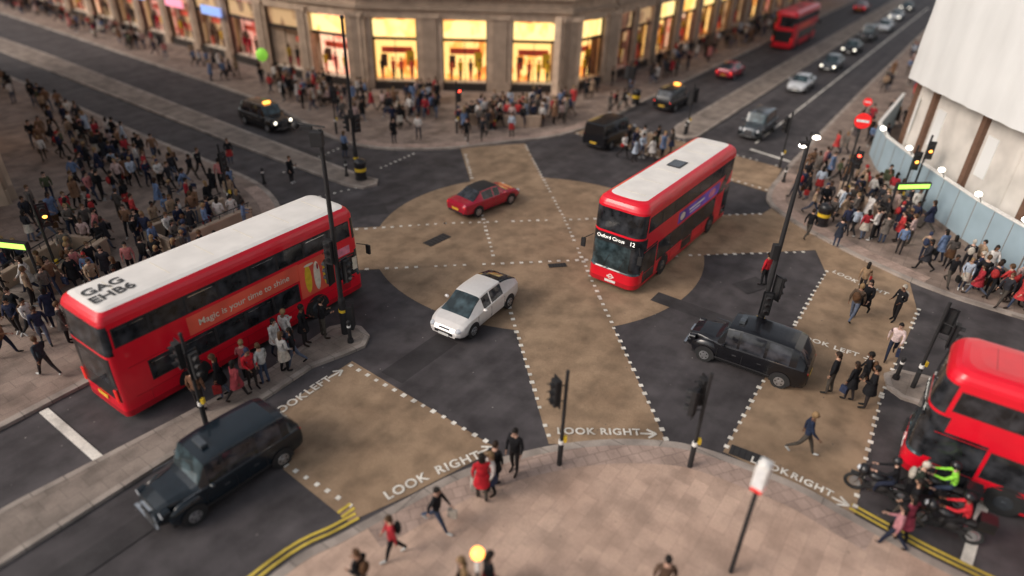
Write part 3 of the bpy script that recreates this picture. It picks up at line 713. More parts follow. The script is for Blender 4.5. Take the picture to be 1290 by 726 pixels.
    for hn,bb,s in hands:
        d=Vector((math.sin(bb),0,-math.cos(bb)));f=Vector((math.cos(bb),0,math.sin(bb)));hnv=Vector(hn)
        for k,l in enumerate((.062,.072,.068,.052)):
            b0=hnv+d*.03+f*(.027-.018*k);b1=b0+d*l*.55+Vector((0,-s*.006,0));b2=b1+d*l*.4+Vector((0,-s*.018,0))
            mb.cyl(b0,b1,.0088,.008,PS,6);mb.cyl(b1,b2,.008,.006,PS,6)
        b0=hnv+f*.025-d*.01;mb.cyl(b0,b0+f*.03+d*.03,.010,.007,PS,6)
    if coat or skirt:
        vs=[];fs=[];m=PJ if coat else PB
        zt,zb=(1.08,.62) if coat else (1.0,.56)
        for jv in range(5):
            u=jv/4;z=zt+(zb-zt)*u
            for i in range(14):
                t=math.tau*i/14;wob=1+.05*math.sin(3*t+jv)
                vs.append((math.cos(t)*(.135+.075*u+abs(st)*.12*u)*wob,math.sin(t)*(.165+.06*u)*wob,z))
        for jv in range(4):
            for i in range(14): fs.append((jv*14+i,(jv+1)*14+i,(jv+1)*14+(i+1)%14,jv*14+(i+1)%14))
        mb.add(vs,fs,m)
    if bag=='back':
        S0=sp(1.22);mb.sph((S0[0]-.19,0,S0[2]),(.10,.15,.22),PB,12,8)
        for s in(1,-1): mb.cyl((S0[0]-.1,s*.1,S0[2]+.2),(S0[0]+.12,s*.11,S0[2]+.02),.018,.018,PB,6)
    if bag=='shop':
        hn=hands[0][0];mb.box((hn[0],hn[1]+.01,hn[2]-.30),(.26,.10,.30),PB);mb.cyl((hn[0]-.07,hn[1],hn[2]-.15),(hn[0],hn[1],hn[2]-.02),.006,.006,PB,5);mb.cyl((hn[0]+.07,hn[1],hn[2]-.15),(hn[0],hn[1],hn[2]-.02),.006,.006,PB,5)
    if bag=='side':
        mb.sph((.02,-.25,.98),(.14,.06,.12),PB,10,8);mb.cyl((0,-.24,1.05),(0,.1,1.46),.012,.012,PB,5)
    if bag=='phone':
        hn=hands[0][0];mb.box((hn[0]+.02,hn[1]-.01,hn[2]+.06),(.012,.07,.14),BLK)
    zmin=(min(f[2] for f in feet)-.085) if not seated else 0
    mb.v=[(x,y,z-zmin) for x,y,z in mb.v]
    return mb.obj(name,60,link=False)
V={}
V['w1']=person('pw1',.42,.40,bend=(.35,.35))
V['w2']=person('pw2',-.38,-.36,bend=(.3,.5),hair='long',coat=True)
V['w3']=person('pw3',.30,.25,bag='back')
V['w4']=person('pw4',-.45,-.42,bend=(.5,.3),bag='shop')
V['w5']=person('pw5',.34,.2,hair='long',bag='side',bend=(.3,1.1))
V['s1']=person('ps1',.05,.05)
V['s2']=person('ps2',0,.08,bend=(1.7,.2),bag='phone',coat=True)
V['s3']=person('ps3',-.06,.0,hair='long',skirt=True,bend=(.3,.9))
V['s4']=person('ps4',.08,.1,bag='back',bend=(1.2,1.2),hair='hat')
V['s5']=person('ps5',.1,0,hair='long',coat=True,bag='shop',lean=.06)
V['s6']=person('ps6',0,.0,bend=(1.5,1.5),stance=.14,lean=.05)
V['ride']=person('pride',0,0,seated=True,bend=(.55,.55),hair='helmet',lean=.18)
CC=[((.014,.014,.016),10),((.03,.03,.036),6),((.025,.03,.06),4),((.075,.065,.06),3),((.14,.12,.105),3),((.20,.11,.065),3),((.34,.24,.16),2.6),((.36,.03,.04),2),((.66,.62,.58),3),((.14,.20,.33),2.6),((.07,.08,.045),1.2),((.48,.18,.17),1.6),((.40,.46,.54),1.4),((.5,.05,.05),.8),((.5,.36,.33),1.4)]
def jcol():
    return (*R.choices([c for c,_ in CC],[w for _,w in CC])[0],1)
placed=[]
def ped(x,y,head,var=None,col=None,z=.12,sc_=None,name='pedestrian'):
    k=var or R.choice([k for k in V if k!='ride'])
    o=bpy.data.objects.new(name,V[k]);COL.objects.link(o);o.location=(x,y,z);o.rotation_euler[2]=head
    s=sc_ or R.uniform(.95,1.07);o.scale=(s*R.uniform(1.0,1.12),s*R.uniform(1.0,1.14),s);o.color=(*col,1) if col else jcol();placed.append((x,y));return o
K=(.012,.012,.014);WH=(.62,.6,.57);RD=(.5,.02,.03)
d2r=rad
SOL=[(-1.9,12.4,-20,'w4',K),(-.7,13.5,100,'s5',RD),(-.35,14.1,60,'s2',K),(.25,14.6,240,'s1',K),(-3.0,11.4,200,'w3',(.4,.03,.04)),(-3.6,10.3,150,'s4',K),(-1.0,10.2,190,'w2',K),(-.35,10.3,20,'s3',K),(4.1,10.4,80,'s1',(.10,.06,.04)),(-.9,9.7,100,'s6',K),(-.45,13.7,200,'s3',(.55,.5,.47))]
for x,y,h,v,c in SOL: ped(x,y,d2r(h),v,c)
for x,y,h,v,c in [(9.8,15.9,-25,'w1',(.02,.03,.06)),(11.9,19.1,140,'s1',K),(12.5,18.75,120,'s5',K),(12.95,18.35,150,'s2',K),(14.9,24.1,40,'w3',(.10,.07,.05)),(15.5,24.5,220,'w2',K),(16.8,24.2,200,'s4',K),(15.3,21.4,240,'w4',(.66,.52,.50)),(11.9,26.9,120,'s1',RD),(16.3,26.4,50,'w5',(.3,.2,.12)),(13.2,19.3,150,'w3',K)]:
    ped(x,y,d2r(h),v,c,z=.03)
for x,y,h,v,c in [(15.8,31.9,40,'w1',K),(17.0,31.0,60,'s2',(.03,.035,.05)),(-16.8,18.5,160,'w1',(.03,.04,.05)),(-19.0,19.6,20,'w5',(.25,.14,.08))]: ped(x,y,d2r(h),v,c)
for x,y,h,v,c in [(-8.1,20.9,0,'s2',K),(-7.5,21.4,40,'s6',K),(-9.0,20.2,-20,'s5',WH),(-8.35,19.2,60,'s3',(.5,.48,.46)),(-8.1,19.55,200,'w5',K),(-9.2,18.2,-40,'s4',RD),(-8.9,18.5,150,'s1',(.5,.5,.48)),(-9.6,18.7,90,'s2',(.35,.1,.1)),(-10.1,17.7,200,'s5',K),(-10.6,17.0,90,'s1',(.2,.1,.06)),(-8.7,20.6,60,'s1',(.6,.58,.55)),(-9.5,17.6,60,'w2',(.3,.05,.06))]:
    ped(x,y,d2r(h),v,c)
for x,y,h in [(-8.7,45.0,-60),(-7.1,46,-100),(-3.6,45.6,-90),(-2.5,46.3,-80),(-.4,47.3,-110),(7.6,54.2,-60),(8.2,54.9,-40),(8.9,55.4,200),(-18.4,40.0,-60),(-27.9,60.2,40),(-13.6,37.2,-20),(-11.5,42.1,60)]:
    ped(x,y,d2r(h),None,None,z=.12 if not(-12<x<-11) else 0)
# people on the crossing behind the middle bus
for x,y,h in [(7.4,43.6,-45),(8.1,43.1,-30),(8.7,43.9,-60),(9.3,43.5,140),(9.6,44.6,-40),(8.3,44.7,-50),(10.2,44.2,-45),(9.0,45.3,130),(10.0,45.6,-45),(10.9,44.9,140),(7.9,45.4,-40)]:
    ped(x,y,d2r(h),None,None,z=.03)
def inside(p,P):
    x,y=p;c=False;n=len(P)
    for i in range(n):
        x1,y1=P[i];x2,y2=P[(i+1)%n]
        if (y1>y)!=(y2>y) and x<(x2-x1)*(y-y1)/(y2-y1)+x1: c=not c
    return c
def crowd(P,n,mind=.55,heads=None):
    xs=[p[0] for p in P];ys=[p[1] for p in P];k=0;t=0
    while k<n and t<n*60:
        t+=1;x=R.uniform(min(xs),max(xs));y=R.uniform(min(ys),max(ys))
        if not inside((x,y),P) or any((x-a)**2+(y-b)**2<mind**2 for a,b in placed): continue
        h=(R.choice(heads)+R.gauss(0,.5)) if heads else R.uniform(0,math.tau)
        ped(x,y,h);k+=1
        if R.random()<.6:
            for _ in range(R.choice([1,1,2,3])):
                a=R.uniform(0,math.tau);rr=R.uniform(.5,.9);x2=x+rr*math.cos(a);y2=y+rr*math.sin(a)
                if inside((x2,y2),P) and not any((x2-c)**2+(y2-b)**2<.42**2 for c,b in placed): ped(x2,y2,h+R.gauss(0,.5));k+=1
crowd([(-24.5,28.5),(-13.3,26.5),(-13.4,31.5),(-15.6,34.8),(-19,37.8),(-27,43.2),(-33,47.5),(-34,42.5),(-27.5,36.5)],122,.8,heads=[A+math.pi/2,A-math.pi/2,A,0])
crowd([(-18.2,19.8),(-15.0,21.5),(-13.4,26),(-24,27.5),(-22,22)],44,.65)
crowd([(-34,47.8),(-27.5,43.8),(-40,53.2),(-52,62),(-54,59)],36,.9,heads=[A+math.pi/2,A-math.pi/2])
crowd([(-24,61.5),(-21,56),(-15.5,50.5),(-12,47.5),(-11,56),(-16,58.5)],50,.8)
crowd([(-24,61.5),(-21,56),(-40,70.6),(-60,86),(-90,110),(-92,114),(-62,92)],120,.8,heads=[A+math.pi/2,A-math.pi/2])
crowd([(-11,57.0),(-11,48),(-5,47),(1,48.5),(5,52.5),(4.2,58.4)],66,.65)
crowd([(5.2,58.4),(5.5,54),(9.5,58.5),(16,68),(28,85.3),(40,102.5),(36,103.5),(25,87.5),(12,68.5)],80,.7,heads=[A,A+math.pi])
crowd([(-3.6,49.2),(4,50.5),(4,53),(-3,52.5)],26,.5)
crowd([(16.4,36.5),(18.6,31.2),(20.8,27.8),(22.9,26.4),(23.6,28.5),(23.4,38.5),(20.5,43),(17.6,39.5)],66,.6)
crowd([(21,43.5),(23,41.5),(30,50.5),(40,65),(55,86.5),(52,90),(33,62)],46,.6,heads=[A,A+math.pi])
crowd([(20.2,27.6),(22.5,25.4),(26.0,22.9),(27,23.2),(24.3,26.8)],28,.5)

def motorcycle(x,y,rz,paint,col):
    mb=MB()
    for wx in(-.62,.68):
        n=20
        vs=[];fs=[]
        for i in range(n):
            t=math.tau*i/n
            for k in range(6):
                u=math.tau*k/6;r=.27+.055*math.cos(u);vs.append((wx+r*math.cos(t),.055*math.sin(u),.32+r*math.sin(t)))
        for i in range(n):
            for k in range(6): fs.append((i*6+k,((i+1)%n)*6+k,((i+1)%n)*6+(k+1)%6,i*6+(k+1)%6))
        mb.add(vs,fs,RUB);mb.cyl((wx,-.03,.32),(wx,.03,.32),.16,.16,ALLOY,12)
        mb.box((wx,0,.66),(.4,.12,.03),paint)
    mb.sph((.15,0,.80),(.30,.16,.15),paint,12,8);mb.sph((-.32,0,.80),(.42,.15,.08),BLKM,12,8);mb.sph((0,0,.48),(.28,.18,.2),IRON,10,8)
    mb.sph((.55,0,.9),(.18,.2,.2),paint,10,8);mb.sph((.70,0,.92),(.07,.1,.09),LENS,8,6)
    for s in(-1,1):
        mb.cyl((.68,s*.08,.32),(.48,s*.08,1.0),.022,.022,CHR,8);mb.cyl((-.62,s*.1,.32),(-.1,s*.12,.6),.025,.025,IRON,8)
        mb.cyl((.45,0,1.02),(.36,s*.36,1.06),.016,.016,BLKM,8);mb.cyl((.44,s*.2,1.05),(.50,s*.26,1.25),.008,.008,BLKM,6);mb.sph((.50,s*.27,1.28),(.02,.06,.04),BLKM,8,5)
    mb.cyl((-.1,-.16,.35),(-.75,-.2,.42),.045,.055,CHR,10);mb.box((-.78,0,.98),(.42,.42,.36),BLK);mb.box((-1.0,0,.85),(.03,.16,.08),TAIL)
    mb.box((0,0,.36),(.9,.2,.14),BLKM)
    o=mb.obj('motorcycle',40,loc=(x,y,.0),rz=rz)
    ped(x-.3*math.cos(rz),y-.3*math.sin(rz),rz,'ride',col,z=-.02,sc_=1.0,name='motorcyclist')
    return o
motorcycle(11.5,14.2,d2r(150),BLK,K);motorcycle(13.2,14.1,d2r(147),BLK,(.35,.85,.08));motorcycle(12.9,12.9,d2r(150),BLK,(.6,.03,.04));
for x,y,h,v,c in [(11.9,13.3,150,'w2',K),(11.4,12.6,120,'s5',(.30,.05,.08)),(11.0,12.35,140,'w5',(.45,.2,.22)),(12.3,13.9,330,'s4',(.03,.04,.03))]: ped(x,y,d2r(h),v,c,z=.02)

# ---------------------------------------------------------------- street furniture
def signal(mb,x,y,z,ang,lit=0,board=True):
    T=Matrix.Translation((x,y,z))@Matrix.Rotation(ang,4,'Z')
    mb.box((0,0,.0),(.2,.28,.95),BLKM,T=T)
    if board: mb.box((-.06,0,0),(.02,.42,1.08),BLK,T=T)
    for i,(zz,m) in enumerate(((.3,SIGR),(0,ORL),(-.3,SIGG))):
        mb.cyl((.10,0,zz),(.115,0,zz),.095,.095,m if lit==i+1 else SIGO,14,T=T)
        vs=[];n=8
        for k in range(n+1):
            t=math.pi*k/n;vs+=[(.1,math.cos(t)*.115,zz+math.sin(t)*.115),(.26,math.cos(t)*.11,zz+math.sin(t)*.11)]
        mb.add(vs,[(2*k,2*k+1,2*k+3,2*k+2) for k in range(n)],BLKM,T=T)
def sigpole(x,y,heads,h=3.8,z=.12,bands=True):
    mb=MB();mb.cyl((0,0,0),(0,0,.9),.085,.085,BLKM,12);mb.cyl((0,0,.9),(0,0,h),.058,.055,BLKM,12);mb.sph((0,0,h),(.06,.06,.04),BLKM,10,5)
    if bands: mb.cyl((0,0,.93),(0,0,1.07),.088,.088,TXTW,12);
    mb.box((.11,0,1.12),(.10,.13,.2),YEL)
    for hx,hy,hz,a,l in heads:
        mb.cyl((0,0,hz+.3),(hx,hy,hz+.3),.02,.02,BLKM,6);mb.cyl((0,0,hz-.3),(hx,hy,hz-.3),.02,.02,BLKM,6);signal(mb,hx,hy,hz,a,l)
    return mb.obj('traffic_light',40,loc=(x,y,z))
sigpole(1.7,15.0,[(-.3,.05,2.95,d2r(-150),0)])
sigpole(5.9,15.1,[(-.05,.3,2.9,d2r(200),0),(-.32,0,2.7,d2r(150),0)])
sigpole(-10.1,16.2,[(-.3,.1,2.9,d2r(230),0),(.25,-.1,2.7,d2r(-30),0)])
sigpole(15.3,19.5,[(.3,.1,3.0,d2r(55),0),(.3,-.4,2.7,d2r(-35),0)])
sigpole(19.7,36.7,[(0,-.3,2.9,d2r(240),1)],h=3.6)
sigpole(22.6,36.0,[(0,-.3,3.2,d2r(250),2)],h=4);sigpole(24.0,37.3,[(0,-.3,3.4,d2r(250),2)],h=4.2)
sigpole(-4.5,47.7,[(.2,-.2,2.9,d2r(-60),1)]);sigpole(9.2,55.9,[(.2,-.2,2.9,d2r(-125),0),(-.2,.2,2.9,d2r(55),0)])
sigpole(-15.7,33.0,[(.2,-.2,2.9,d2r(-30),0)]);sigpole(-20.2,24.9,[(.25,.1,3.3,d2r(-50),2)],h=4.3)
sigpole(-13.2,46.6,[(.2,-.2,2.9,d2r(-60),0)]);sigpole(17.9,42.6,[(-.2,.2,2.9,d2r(200),0)]);sigpole(13.0,49.3,[(.2,.2,2.9,d2r(235),0),(-.2,-.3,2.8,d2r(55),0)])
def tall(x,y,h,kind,z=.12):
    mb=MB();mb.cyl((0,0,0),(0,0,1.6),.15,.14,BLKM,16);mb.cyl((0,0,1.6),(0,0,1.75),.14,.10,BLKM,16);mb.cyl((0,0,1.75),(0,0,h),.10,.075,BLKM,14)
    mb.cyl((0,0,1.05),(0,0,1.17),.156,.156,YEL,16)
    if kind=='cam':
        mb.box((-.1,-.1,h-.3),(.4,.35,.5),BLKM);mb.cyl((-.9,.3,h+.1),(.2,-.05,h+.1),.03,.03,BLKM,8);mb.sph((-.9,.3,h+.02),(.13,.13,.13),BLKM,10,8);mb.box((-.5,.2,h-.02),(.35,.2,.12),BLKM)
        signal(mb,.32,.1,2.9,d2r(-20),0);signal(mb,-.15,-.3,3.9,d2r(-110),0);signal(mb,-.35,.1,2.8,d2r(160),0)
        mb.box((.15,.12,.75),(.45,.4,1.1),BLKM)
    if kind=='lamp':
        for s,a in((1,.6),(-1,.2)):
            mb.cyl((0,0,h-.1),(.14*s,.05*s,h+.15),.04,.03,BLKM,8);mb.box((.18*s,.06*s,h+.2-.3*(s<0)),(.26,.22,.14),BLKM);mb.sph((.2*s,-.08,h+.14-.3*(s<0)),(.15,.11,.08),LAMPW,10,6)
        signal(mb,.36,-.05,2.6,d2r(30),0);mb.box((-.15,.0,4.2),(.2,.25,.6),BLKM);signal(mb,-.05,-.32,2.0,d2r(-100),0)
    if kind=='col':
        mb.sph((0,0,h),(.12,.12,.12),BLKM,10,8)
        signal(mb,.32,-.1,3.3,d2r(-60),0);signal(mb,-.3,0,3.3,d2r(190),0);mb.box((0,-.12,3.9),(.3,.1,.5),BLKM)
    return mb.obj({'cam':'camera_pole','lamp':'street_lamp','col':'street_lamp'}[kind],40,loc=(x,y,z))
tall(-6.75,21.8,8.5,'cam');tall(10.2,22.4,8.6,'lamp',z=.0);tall(-10.0,38.9,9.3,'col')
mb=MB();mb.cyl((0,0,0),(0,0,4.0),.06,.055,BLKM,12);mb.box((.02,0,3.75),(.34,.30,.75),TXTW);mb.box((.02,0,3.3),(.3,.28,.12),SIGNRED);mb.sph((0,0,4.15),(.16,.14,.06),TXTW,10,6)
mb.box((-.165,0,3.75),(.01,.24,.6),SIGNW);mb.obj('street_lamp',40,loc=(6.2,11.3,.12),rz=d2r(50))
mb=MB()
for i in range(6): mb.cyl((0,0,i*.45),(0,0,(i+1)*.45),.05,.05,TXTW if i%2 else BLKM,12)
mb.sph((0,0,2.86),(.15,.15,.15),ORL,14,10);mb.cyl((0,0,2.68),(0,0,2.74),.08,.11,BLKM,10);mb.obj('belisha_beacon',40,loc=(-.58,9.5,.12))
mb=MB();mb.cyl((0,0,0),(0,0,5.2),.06,.05,BLKM,10);mb.cyl((0,-.06,4.85),(0,-.10,4.85),.45,.45,SIGNRED,28);mb.box((0,-.105,4.85),(.66,.01,.14),SIGNW);mb.obj('no_entry_sign',30,loc=(19.9,37.6,.12),rz=d2r(-25))
mb=MB();mb.cyl((0,0,0),(0,0,3.4),.06,.05,BLKM,10);mb.cyl((0,-.06,3.1),(0,-.10,3.1),.3,.3,SIGNRED,24);mb.box((0,-.105,3.1),(.42,.01,.09),SIGNW);mb.obj('no_entry_sign',30,loc=(25.6,48.5,.12),rz=d2r(-25))
def bin_(x,y,rz=0,z=.12):
    mb=MB();mb.cyl((0,0,0),(0,0,.12),.36,.36,BLKM,18);mb.cyl((0,0,.12),(0,0,1.0),.32,.35,BLK,18);mb.cyl((0,0,.55),(0,0,.75),.345,.35,YEL,18);mb.cyl((0,0,1.0),(0,0,1.12),.38,.38,BLKM,18);mb.sph((0,0,1.12),(.36,.36,.2),BLK,16,6,v1=.5)
    mb.obj('litter_bin',35,loc=(x,y,z),rz=rz)
bin_(-9.6,38.2);bin_(10.2,57.2);bin_(17.3,33.7);bin_(-13.6,24.0);bin_(-2.0,49)
def bollard(x,y,z=.12):
    mb=MB();mb.cyl((0,0,0),(0,0,.15),.13,.12,BLKM,12);mb.cyl((0,0,.15),(0,0,.9),.075,.065,BLKM,12);mb.cyl((0,0,.72),(0,0,.8),.08,.08,TXTW,12);mb.sph((0,0,.95),(.09,.09,.09),BLKM,10,8);mb.obj('bollard',40,loc=(x,y,z))
for x,y in((-6.4,21.2),(-10.6,38.6),(12.8,49.1),(14.9,20.0),(-15.2,36.9),(17.3,40.0)): bollard(x,y)
def entrance(x,y,rz,l=5.5,w=2.4,sign=True):
    mb=MB()
    mb.box((0,0,.02),(l,w,.03),BLKM)
    for i in range(8): mb.box((-l/2+.5+i*.55,0,.05+.004*i),(.5,w-.3,.02+.008*i),MEDM)
    for s in(-1,1):
        mb.box((0,s*w/2,.4),(l,.22,.8),STONED);mb.box((0,s*w/2,.83),(l+.06,.28,.07),STONE);mb.cyl((-l/2,s*w/2,1.12),(l/2,s*w/2,1.12),.03,.03,BLKM,8)
        for i in range(6): mb.cyl((-l/2+.1+i*(l-.2)/5,s*w/2,.85),(-l/2+.1+i*(l-.2)/5,s*w/2,1.12),.02,.02,BLKM,6)
        if sign: mb.cyl((l/2,s*w/2,0),(l/2,s*w/2,2.6),.07,.06,BLKM,10)
    mb.box((-l/2,0,.4),(.22,w-.24,.8),STONED)
    if sign:
        mb.box((l/2,0,2.45),(.18,w+.1,.38),BLKM);
        for s in(-1,1): mb.box((l/2+s*.096,0,2.45),(.012,w-.05,.24),GRNL)
    mb.obj('underground_entrance',30,loc=(x,y,.12),rz=rz)
entrance(21.4,36.1,d2r(-82),4.6,1.9);entrance(-20.9,25.9,d2r(-98),4.0,2.0);entrance(-16.2,30.3,d2r(60),4.6,2.2,False);entrance(-1.0,51.0,d2r(180),5.5,2.4,False)
mb=MB();mb.sph((0,0,3.1),(.48,.48,.54),HVG,16,12);mb.cyl((0,0,2.5),(0,0,2.58),.05,.01,HVG,8);mb.cyl((0,0,1.2),(0,0,2.55),.006,.006,TXTW,5);mb.obj('green_balloon',60,loc=(-21.8,57.2,.12))

# ---------------------------------------------------------------- buildings
def facade(mb,p,q,nb,shop,top=20,gw=.74,gtop=6.1,lit2=SHOPT,frontal=True):
    p=Vector(p);q=Vector(q);L_=(q-p).length;d=(q-p)/L_;nrm=Vector((d.y,-d.x));a=math.atan2(d.y,d.x);bw=L_/nb
    def bx(u,v,z,du,dv,dz,m):
        c=p+d*u+nrm*v;mb.box((c.x,c.y,z),(du,dv,dz),m,rz=a)
    w=bw*gw
    for i in range(nb+1):
        pw=bw-w
        u=i*bw;bx(u,-.35,3.3,pw,.7,6.6,STONE);bx(u,.06,3.45,pw*.55,.12,5.6,STONED);bx(u,.08,.45,pw*.9,.18,.9,STONED);bx(u,.09,6.35,pw*.8,.2,.3,STONE)
    for i in range(nb):
        u=(i+.5)*bw
        bx(u,-.3,.38,w,.5,.76,DARKF);bx(u,-.35,6.35,w,.7,.5,STONE)
        sm=shop[i%len(shop)]
        bx(u,-1.5,3.4,w,.06,5.4,sm);bx(u,-.9,.8,w,1.1,.06,CREAM)
        bx(u,-.42,5.25,w-.1,.06,1.35,lit2 if sm in(SHOPW,SHOPP) else SHOPD)
        bx(u,-.34,4.42,w,.16,.22,DARKF)
        for k in(-.5,.5): bx(u+k*(w-.08),-.3,3.4,.1,.2,5.3,DARKF)
        bx(u,-.36,2.6,.05,.08,3.6,DARKF)
        for k in range(4):
            c=p+d*(u+(k-1.5)*w*.22+R.uniform(-.1,.1))-nrm*.95
            m1,m2=R.choice([CRIM,BLKM,ADOR,WOOD]),R.choice([CRIM,BLKM,ADOR,WOOD,YEL])
            mb.cyl((c.x,c.y,.85),(c.x,c.y,1.7),.09,.17,m1,8);mb.cyl((c.x,c.y,1.7),(c.x,c.y,2.4),.17,.23,m2,8);mb.sph((c.x,c.y,2.62),(.12,.12,.15),WOOD,8,6)
        bx(u,-1.3,3.3,w*.7,.1,.5,ADOR);bx(u+.3*w,-1.2,2.6,w*.18,.1,1.3,YEL);bx(u-.3*w,-1.2,2.4,w*.14,.1,1.1,WOOD)
        for fz in(9.6,13.4,17.2):
            if fz+1.5>top: continue
            for k in(-.25,.25):
                bx(u+k*bw,.02,fz,bw*.24,.10,2.3,GLASS);bx(u+k*bw,.06,fz+1.25,bw*.30,.2,.16,STONED);bx(u+k*bw,.08,fz-1.25,bw*.30,.24,.14,STONED)
                bx(u+k*bw,.08,fz,.06,.04,2.3,TXTW);bx(u+k*bw,.08,fz+.1,bw*.24,.04,.06,TXTW)
    bx(L_/2,-.45,(top+6.6)/2,L_+.1,.9,top-6.6,STONE)
    bx(L_/2,.12,7.0,L_+.2,.24,.28,STONED);bx(L_/2,.25,8.05,L_+.3,.5,.22,STONE);bx(L_/2,.15,7.85,L_+.2,.3,.16,STONED);bx(L_/2,.3,top-.3,L_+.3,.6,.5,STONE)
    bx(L_/2,-1.9,top/2,L_,.3,top,STONED)
nb=MB()
facade(nb,(-24.2,64.4),(-19.4,61.6),1,[SHOPD])
facade(nb,(-19.4,61.6),(-13.9,59.2),1,[SHOPP],gw=.8)
facade(nb,(-13.9,59.2),(4.3,59.9),3,[SHOPW],gw=.64)
facade(nb,(4.3,59.9),(8.6,64.6),1,[SHOPW],gw=.6)
nb.prism([(-24.2,64.6),(-19.4,63.6),(-13.9,61.2),(4.3,61.9),(7,66),(15,80),(-10,95)],.1,19.9,STONE)
nb.obj('stone_shop_building',25)
nb=MB();
def pt(p,t,d): return (p[0]+d[0]*t,p[1]+d[1]*t)
q0=(8.9,65.2)
facade(nb,q0,pt(q0,9,DA),2,[SHOPR,SHOPD],gw=.8)
q1=pt(q0,9.2,DA);facade(nb,q1,pt(q1,30,DA),5,[SHOPW,SHOPP,SHOPW,SHOPW,SHOPD],gw=.72)
q2=pt(q1,30.2,DA);facade(nb,q2,pt(q2,44,DA),7,[SHOPD,SHOPW,SHOPR,SHOPD],gw=.7)
nb.obj('stone_shop_building',25)
nb=MB();B1=(math.cos(rad(143)),math.sin(rad(143)))
w0=(-24.6,65.0)
w3=pt(w0,90,B1);facade(nb,w3,pt(w0,30.2,B1),9,[SHOPD,SHOPR,SHOPD,SHOPP],gw=.75);facade(nb,pt(w0,30,B1),w0,5,[SHOPD,SHOPR,SHOPD,SHOPD,SHOPR],gw=.78)
for i,(m,t) in enumerate(((SIGNB,7),(SIGNP,14),(SIGNB,22),(SIGNP,33),(SIGNB,45),(SIGNP,60))):
    c=pt(w0,t,B1);nb.box((c[0]-.55*math.cos(rad(53)),c[1]-.55*math.sin(rad(53)),4.7),(3.4,.2,.8),m,rz=rad(143))
nb.obj('stone_shop_building',25)
nb=MB();facade(nb,(-28.4,33.4),(-30.4,35.8),1,[SHOPD],gw=.5)
facade(nb,(-33,20),(-28.4,33.2),3,[SHOPD,SHOPR],gw=.7)
facade(nb,(-30.6,36.0),(-62,58.6),8,[SHOPD,SHOPW,SHOPD],gw=.7)
nb.obj('stone_shop_building',25)
hb=MB()
HP=[(31,53.6),(25.2,45.3),(24.3,42.2),(24.1,38),(24.2,32),(24.7,28.2),(27.2,25.4),(34,20.6),(60,2.4)]
for i in range(len(HP)-1):
    p=Vector(HP[i]);q=Vector(HP[i+1]);L_=(q-p).length;d=(q-p)/L_;a=math.atan2(d.y,d.x);c=(p+q)/2;nrm=Vector((d.y,-d.x))
    inn=-nrm if (Vector((C[0],C[1]))-c.xy).dot(nrm)>0 else nrm
    hb.box((c.x,c.y,1.35),(L_,.12,2.5),HOARD,rz=a)
    hb.box((c.x-inn.x*.02,c.y-inn.y*.02,2.64),(L_+.04,.22,.08),TXTW,rz=a);hb.box((c.x-inn.x*.08,c.y-inn.y*.08,.25),(L_,.05,.28),MEDM,rz=a)
    k=int(L_/1.22)
    for j in range(k+1):
        u=p+d*(j*L_/max(1,k));hb.box((u.x-inn.x*.065,u.y-inn.y*.065,1.35),(.03,.02,2.4),MEDM,rz=a)
hb.obj('blue_hoarding',0)
bb=MB()
BP=[(33,53.4),(25.9,43.9),(25.0,41.9),(24.9,38),(25.0,32),(25.5,28.6),(28,26.2),(34,22)]
for i in range(len(BP)-1):
    p=Vector(BP[i]);q=Vector(BP[i+1]);L_=(q-p).length;d=(q-p)/L_;a=math.atan2(d.y,d.x);c=(p+q)/2
    nrm=Vector((d.y,-d.x));inn=-nrm if (Vector(C)-c).dot(nrm)>0 else nrm
    bb.box((c.x+inn.x*.35,c.y+inn.y*.35,3.2),(L_+.3,.15,6.4),PANEL,rz=a)
    k=max(1,int(L_/3.6))
    for j in range(k):
        u=p+d*((j+.5)*L_/k);bb.box((u.x+inn.x*.15,u.y+inn.y*.15,3.2),(.38,.3,6.4),WOOD,rz=a);bb.box((u.x+inn.x*.26+d.x*.9,u.y+inn.y*.26+d.y*.9,4.2),(.9,.06,2.2),SHEET,rz=a)
    bb.box((c.x-inn.x*.02,c.y-inn.y*.02,6.38),(L_+.2,.5,.2),PANEL,rz=a)
bb.prism([(26.5,43.2),(25.8,38),(26.0,32),(27,29.5),(40,21),(60,45),(45,60)],.1,19.5,STONED)
bb.obj('construction_building',0)
sh=MB();sp_=[(33,54.2),(25.3,43.5)]+[(24.25,42.0),(24.15,38),(24.3,32),(24.9,28.0),(28,24.9),(60,2.8)]
fine=[]
for i in range(len(sp_)-1):
    p=Vector(sp_[i]);q=Vector(sp_[i+1]);n=max(2,int((q-p).length/.5))
    for j in range(n): fine.append(tuple(p+(q-p)*j/n))
fine.append(sp_[-1])
rows=[];nz=14
for k in range(nz+1):
    z=6.45+ (19.5-6.45)*k/nz
    rows.append([(x+.05*math.sin(i*1.9+k*.7)+.03*math.sin(i*.7-k),y+.04*math.cos(i*1.3+k),z) for i,(x,y) in enumerate(fine)])
vs=[v for r in rows for v in r];n=len(fine)
sh.add(vs,[(k*n+i,k*n+i+1,(k+1)*n+i+1,(k+1)*n+i) for k in range(nz) for i in range(n-1)],SHEET)
sh.obj('scaffold_sheeting',60)
fl=MB()
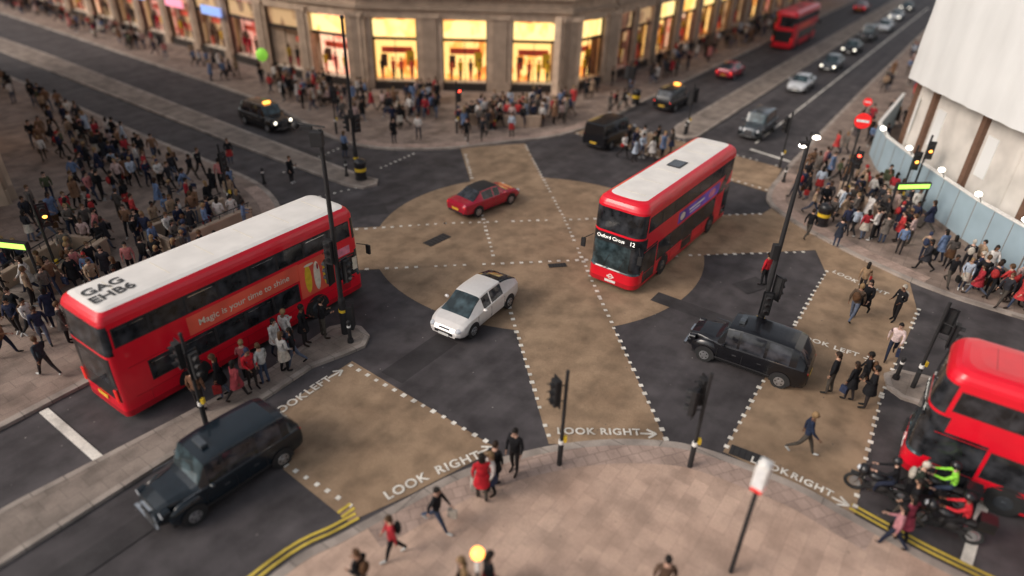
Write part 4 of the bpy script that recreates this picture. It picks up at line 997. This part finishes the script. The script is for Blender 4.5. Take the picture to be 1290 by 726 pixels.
for i,(x,y) in enumerate(((24.2,42.4),(24.0,38.6),(24.0,35),(24.05,31.6),(24.5,28.6))):
    fl.cyl((x,y,2.68),(x-.25,y,3.15),.02,.02,BLKM,6);fl.sph((x-.28,y,3.12),(.17,.17,.13),LAMPW,10,8)
fl.obj('hoarding_lights',40)

# ---------------------------------------------------------------- light, sky, camera
w=bpy.data.worlds.new('World');sc.world=w;w.use_nodes=True;nt=w.node_tree
bg=nt.nodes['Background'];sky=nt.nodes.new('ShaderNodeTexSky');sky.sky_type='NISHITA';sky.sun_disc=False
SE_L=rad(34);SAZ=rad(250)
sky.sun_elevation=SE_L;sky.sun_rotation=SAZ;sky.air_density=1.0;sky.dust_density=4;sky.ozone_density=1
hs=nt.nodes.new('ShaderNodeHueSaturation');hs.inputs['Saturation'].default_value=.3
nt.links.new(sky.outputs[0],hs.inputs['Color']);nt.links.new(hs.outputs[0],bg.inputs[0]);bg.inputs[1].default_value=.14
sun=bpy.data.lights.new('sun','SUN');sun.energy=1.25;sun.angle=rad(22);sun.color=(1,.82,.68)
so=bpy.data.objects.new('sun',sun);COL.objects.link(so)
dirv=Vector((math.sin(SAZ)*math.cos(SE_L),math.cos(SAZ)*math.cos(SE_L),math.sin(SE_L)))
so.rotation_euler=dirv.to_track_quat('Z','Y').to_euler()
cam=bpy.data.cameras.new('camera');co=bpy.data.objects.new('camera',cam);COL.objects.link(co);sc.camera=co
th=.5477;ro=.03292
r=Vector((1,0,0));up=Vector((0,math.sin(th),math.cos(th)));fw=Vector((0,math.cos(th),-math.sin(th)))
X=r*math.cos(ro)+up*math.sin(ro);Y=-r*math.sin(ro)+up*math.cos(ro);Z=-fw
M=Matrix(((X.x,Y.x,Z.x,0),(X.y,Y.y,Z.y,0),(X.z,Y.z,Z.z,15.83),(0,0,0,1)));co.matrix_world=M
cam.sensor_width=36;cam.lens=825.1/1290*36;cam.clip_end=2000;cam.clip_start=.5
cam.dof.use_dof=True;cam.dof.focus_distance=27;cam.dof.aperture_fstop=.08
sc.view_settings.view_transform='Standard';sc.view_settings.look='None';sc.view_settings.exposure=0
